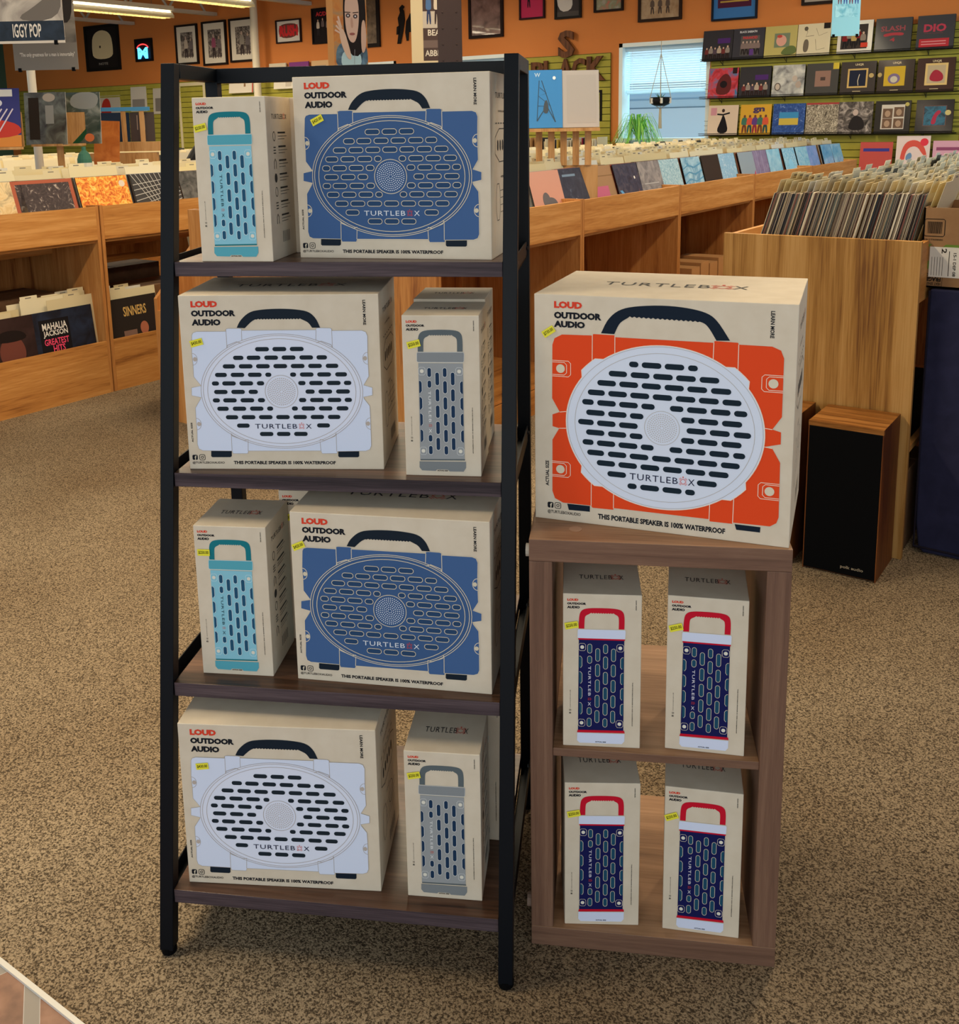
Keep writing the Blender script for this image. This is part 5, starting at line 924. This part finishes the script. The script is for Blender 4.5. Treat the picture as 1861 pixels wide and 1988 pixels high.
bx('rail', -.2, -.02, .4, .17, -.005, .425, mat_of('#4c8cb8'), t, label='blue rail'); bx('foot', -.2, -.02, -.3, .2, .03, .06, OAKS, t)
cover('record_sleeve', 'dark blue record in the light wood rack', [('s', [(.1, .2), (.6, .1), (.4, .9)], '#6c7078')], '#1c3048', (-5.83, 4.33, EZ + .202), (-.05, 0, .62), 'records in the light wood rack', w=.19, h=.19)
cover('record_sleeve', 'brown drip patterned record in the light wood rack', [('l', [(.3 + .15 * k, .9), (.3 + .15 * k, .4)], .04, '#a08c7c') for k in range(3)], '#4a3f3c', (-5.68, 4.43, EZ + .202), (-.05, 0, .62), 'records in the light wood rack', w=.16, h=.19)
g = G(); g.lathe([(.035, 0), (.04, .02), (.04, .1), (.03, .13), (.012, .15), (.012, .17)], mat_of('#3f6a58'), 16); g.lathe([(.041, .04), (.041, .08)], mat_of('#cfc8b8'), 16)
tag(g.build('spray_bottle', None, (-5.12, 3.58, 1.19)), 'small green and white bottle standing before photo prints on the left island', 'bottle')
# wall bin below the slat panel
t = thing('wall_browser', 'low record browser along the back wall left of the window', 'record cabinet', (-7.4, 10.7, 0)); bx('body', -1.4, -.25, 0, 1.9, .3, 1.0, OAKHX, t); bx('lip', -1.4, -.27, .9, 1.9, -.25, 1.08, OAKHX, t)
g = G(); cols = ['#8c2c3c', '#3a3a40', '#c8a84c', '#cfc8b8', '#4c5c6c', '#b88c5c', '#e0d4b4', '#ddd0ae']
x = -8.75
while x < -5.55: c = rnd.choice(cols); h = rnd.uniform(.22, .27); g.box(x, 10.52 + rnd.random() * .1, 1.0, x + .008, 10.85, 1.0 + h, mat_of(c)); x += rnd.uniform(.012, .03)
tag(g.build('records_in_browser'), 'mixed record sleeves and cards in the back wall browser', 'records', None, 'stuff')

# ------------------------------------------------------------------ plants at the window
t = thing('hanging_planter', 'black and white pot in a macrame hanger in front of the window', 'planter', (-4.98, 11.05, 1.6))
g = G(); g.lathe([(.05, 0), (.1, .02), (.12, .06), (.11, .1), (.09, .1), (.09, .09)], mat_of('#16181a'), 18); g.build('pot', t, smooth=True)
g = G()
for k in range(6): a = k * PI / 3; g.lathe([(.02, -.0), (.022, .0)], mat_of('#e8e4dc'), 8, (0, 0)) if k == 9 else g.tube((.118 * math.cos(a), .118 * math.sin(a), .03), (.121 * math.cos(a), .121 * math.sin(a), .09), .014, mat_of('#e2ddd2'), 8)
g.build('white_spots', t); g = G(); rp = mat_of('#b8ac94')
for k in range(4): a = k * PI / 2 + .4; g.tube((.12 * math.cos(a), .12 * math.sin(a), .08), (0, 0, .58), .004, rp, 5); g.tube((.12 * math.cos(a), .12 * math.sin(a), .05), (0, 0, -.03), .004, rp, 5)
g.tube((0, 0, .58), (0, 0, .72), .004, rp, 5); g.tube((0, 0, -.03), (0, 0, -.25), .014, rp, 8, .022); g.build('macrame_hanger', t)
g = G()
for k in range(7): a = k * .9; g.tube((0, 0, .08), (.06 * math.cos(a), .06 * math.sin(a), .14), .008, mat_of('#4c7c54'), 5, .001)
g.build('succulent', t)
t = thing('spider_plant', 'leafy green spider plant on the window sill', 'plant', (-5.22, 10.98, 1.1))
g = G(); g.lathe([(.07, 0), (.1, .12), (.09, .12)], mat_of('#7fa0a8'), 16); g.build('pot', t); g = G()
for k in range(110):
    a = rnd.uniform(0, 2 * PI); L = rnd.uniform(.15, .42); H_ = rnd.uniform(.14, .38); c = mat_of(rnd.choice(['#6cc450', '#9ade66', '#58a850', '#c8f09c'])); p = None; w_ = .009
    for j in range(7):
        s = j / 6; r = L * s; z = .12 + H_ * math.sin(min(1, s * 1.15) * PI) * .9 - .05 * s; q = (r * math.cos(a), r * math.sin(a) * .4, z)
        if p: n_ = (-math.sin(a) * w_ * (1 - s * .7), math.cos(a) * w_ * (1 - s * .7) * .6); g.face([(p[0] - n_[0], p[1] - n_[1], p[2]), (p[0] + n_[0], p[1] + n_[1], p[2] + .002), (q[0] + n_[0], q[1] + n_[1], q[2] + .002), (q[0] - n_[0], q[1] - n_[1], q[2])], c)
        p = q
g.build('leaves', t)

# ------------------------------------------------------------------ shopper leaning over the bins
def person():
    me = bpy.data.meshes.new('body'); V = {}; pts = [('pel', (0, 0, .93), .13), ('bel', (.03, 0, 1.08), .135), ('ches', (.14, 0, 1.27), .15), ('neck', (.24, 0, 1.41), .06), ('head0', (.30, 0, 1.47), .075), ('head', (.36, 0, 1.54), .095), ('crown', (.39, 0, 1.60), .075),
        ('sl', (.17, .17, 1.34), .075), ('el', (.27, .25, 1.13), .048), ('wl', (.47, .2, 1.17), .032), ('hl', (.55, .17, 1.17), .03), ('sr', (.17, -.17, 1.34), .075), ('er', (.27, -.25, 1.13), .048), ('wr', (.47, -.2, 1.17), .032), ('hr', (.55, -.17, 1.17), .03),
        ('hipl', (0, .1, .86), .1), ('kl', (.03, .11, .48), .065), ('al', (0, .12, .09), .04), ('tl', (.14, .13, .035), .035), ('hipr', (0, -.1, .86), .1), ('kr', (.03, -.11, .48), .065), ('ar', (0, -.12, .09), .04), ('tr', (.14, -.13, .035), .035)]
    for s in ('l', 'r'):
        hp = dict((a, b) for a, b, c in pts)['h' + s]; sg = 1 if s == 'l' else -1
        for k in range(4): pts.append(('f%s%d' % (s, k), (hp[0] + .04, hp[1] + (k - 1.5) * .02, hp[2] - .005), .009)); pts.append(('g%s%d' % (s, k), (hp[0] + .075 + .008 * (1 - abs(k - 1.5)), hp[1] + (k - 1.5) * .022, hp[2] - .03), .008))
        pts.append(('t%s1' % s, (hp[0] + .01, hp[1] - sg * .045, hp[2] - .01), .01)); pts.append(('t%s2' % s, (hp[0] + .04, hp[1] - sg * .06, hp[2] - .025), .009))
    ix = {n: i for i, (n, _, _) in enumerate(pts)}; E = [('pel', 'bel'), ('bel', 'ches'), ('ches', 'neck'), ('neck', 'head0'), ('head0', 'head'), ('head', 'crown'), ('pel', 'hipl'), ('pel', 'hipr')]
    for s in 'lr': E += [('ches', 's' + s), ('s' + s, 'e' + s), ('e' + s, 'w' + s), ('w' + s, 'h' + s), ('hip' + s, 'k' + s), ('k' + s, 'a' + s), ('a' + s, 't' + s)] + [('h' + s, 'f%s%d' % (s, k)) for k in range(4)] + [('f%s%d' % (s, k), 'g%s%d' % (s, k)) for k in range(4)] + [('h' + s, 't%s1' % s), ('t%s1' % s, 't%s2' % s)]
    me.from_pydata([p for _, p, _ in pts], [(ix[a], ix[b]) for a, b in E], [])
    o = bpy.data.objects.new('body', me); COL.objects.link(o); o.modifiers.new('skin', 'SKIN'); sb = o.modifiers.new('sub', 'SUBSURF'); sb.levels = sb.render_levels = 2
    for i, (_, _, r) in enumerate(pts): me.skin_vertices[0].data[i].radius = (r, r)
    me.skin_vertices[0].data[0].use_root = True
    m_, nt, b = base_mat('skin_and_clothes'); tcn = nt.nodes.new('ShaderNodeTexCoord'); sp = nt.nodes.new('ShaderNodeSeparateXYZ'); nt.links.new(tcn.outputs['Object'], sp.inputs[0])
    r = ramp(nt, ['#2a2420', '#8c7c60', '#141416', '#c08a6c'], sp.outputs['Z'], [0, .05, .53, .80], 'CONSTANT'); mp = nt.nodes.new('ShaderNodeMath'); mp.operation = 'MULTIPLY'; mp.inputs[1].default_value = 1 / 1.75; nt.links.new(sp.outputs['Z'], mp.inputs[0]); nt.links.new(mp.outputs[0], r.inputs[0])
    nt.links.new(r.outputs[0], b.inputs['Base Color']); b.inputs['Roughness'].default_value = .8; me.materials.append(m_); return o
t = thing('person', 'person in a black t-shirt and khaki trousers bending over bins behind the teal print box', 'person', (-6.62, 5.62, 0), .62)
b_ = person(); b_.parent = t
g = G(); g.lathe([(.085, 1.53), (.1, 1.57), (.095, 1.63), (.06, 1.67), (.02, 1.68)], mat_of('#2a1d16'), 16, (.36, 0)); g.build('hair', t, smooth=True)
for o in list(bpy.data.objects):
    if '_' in o.keys(): del o['_']
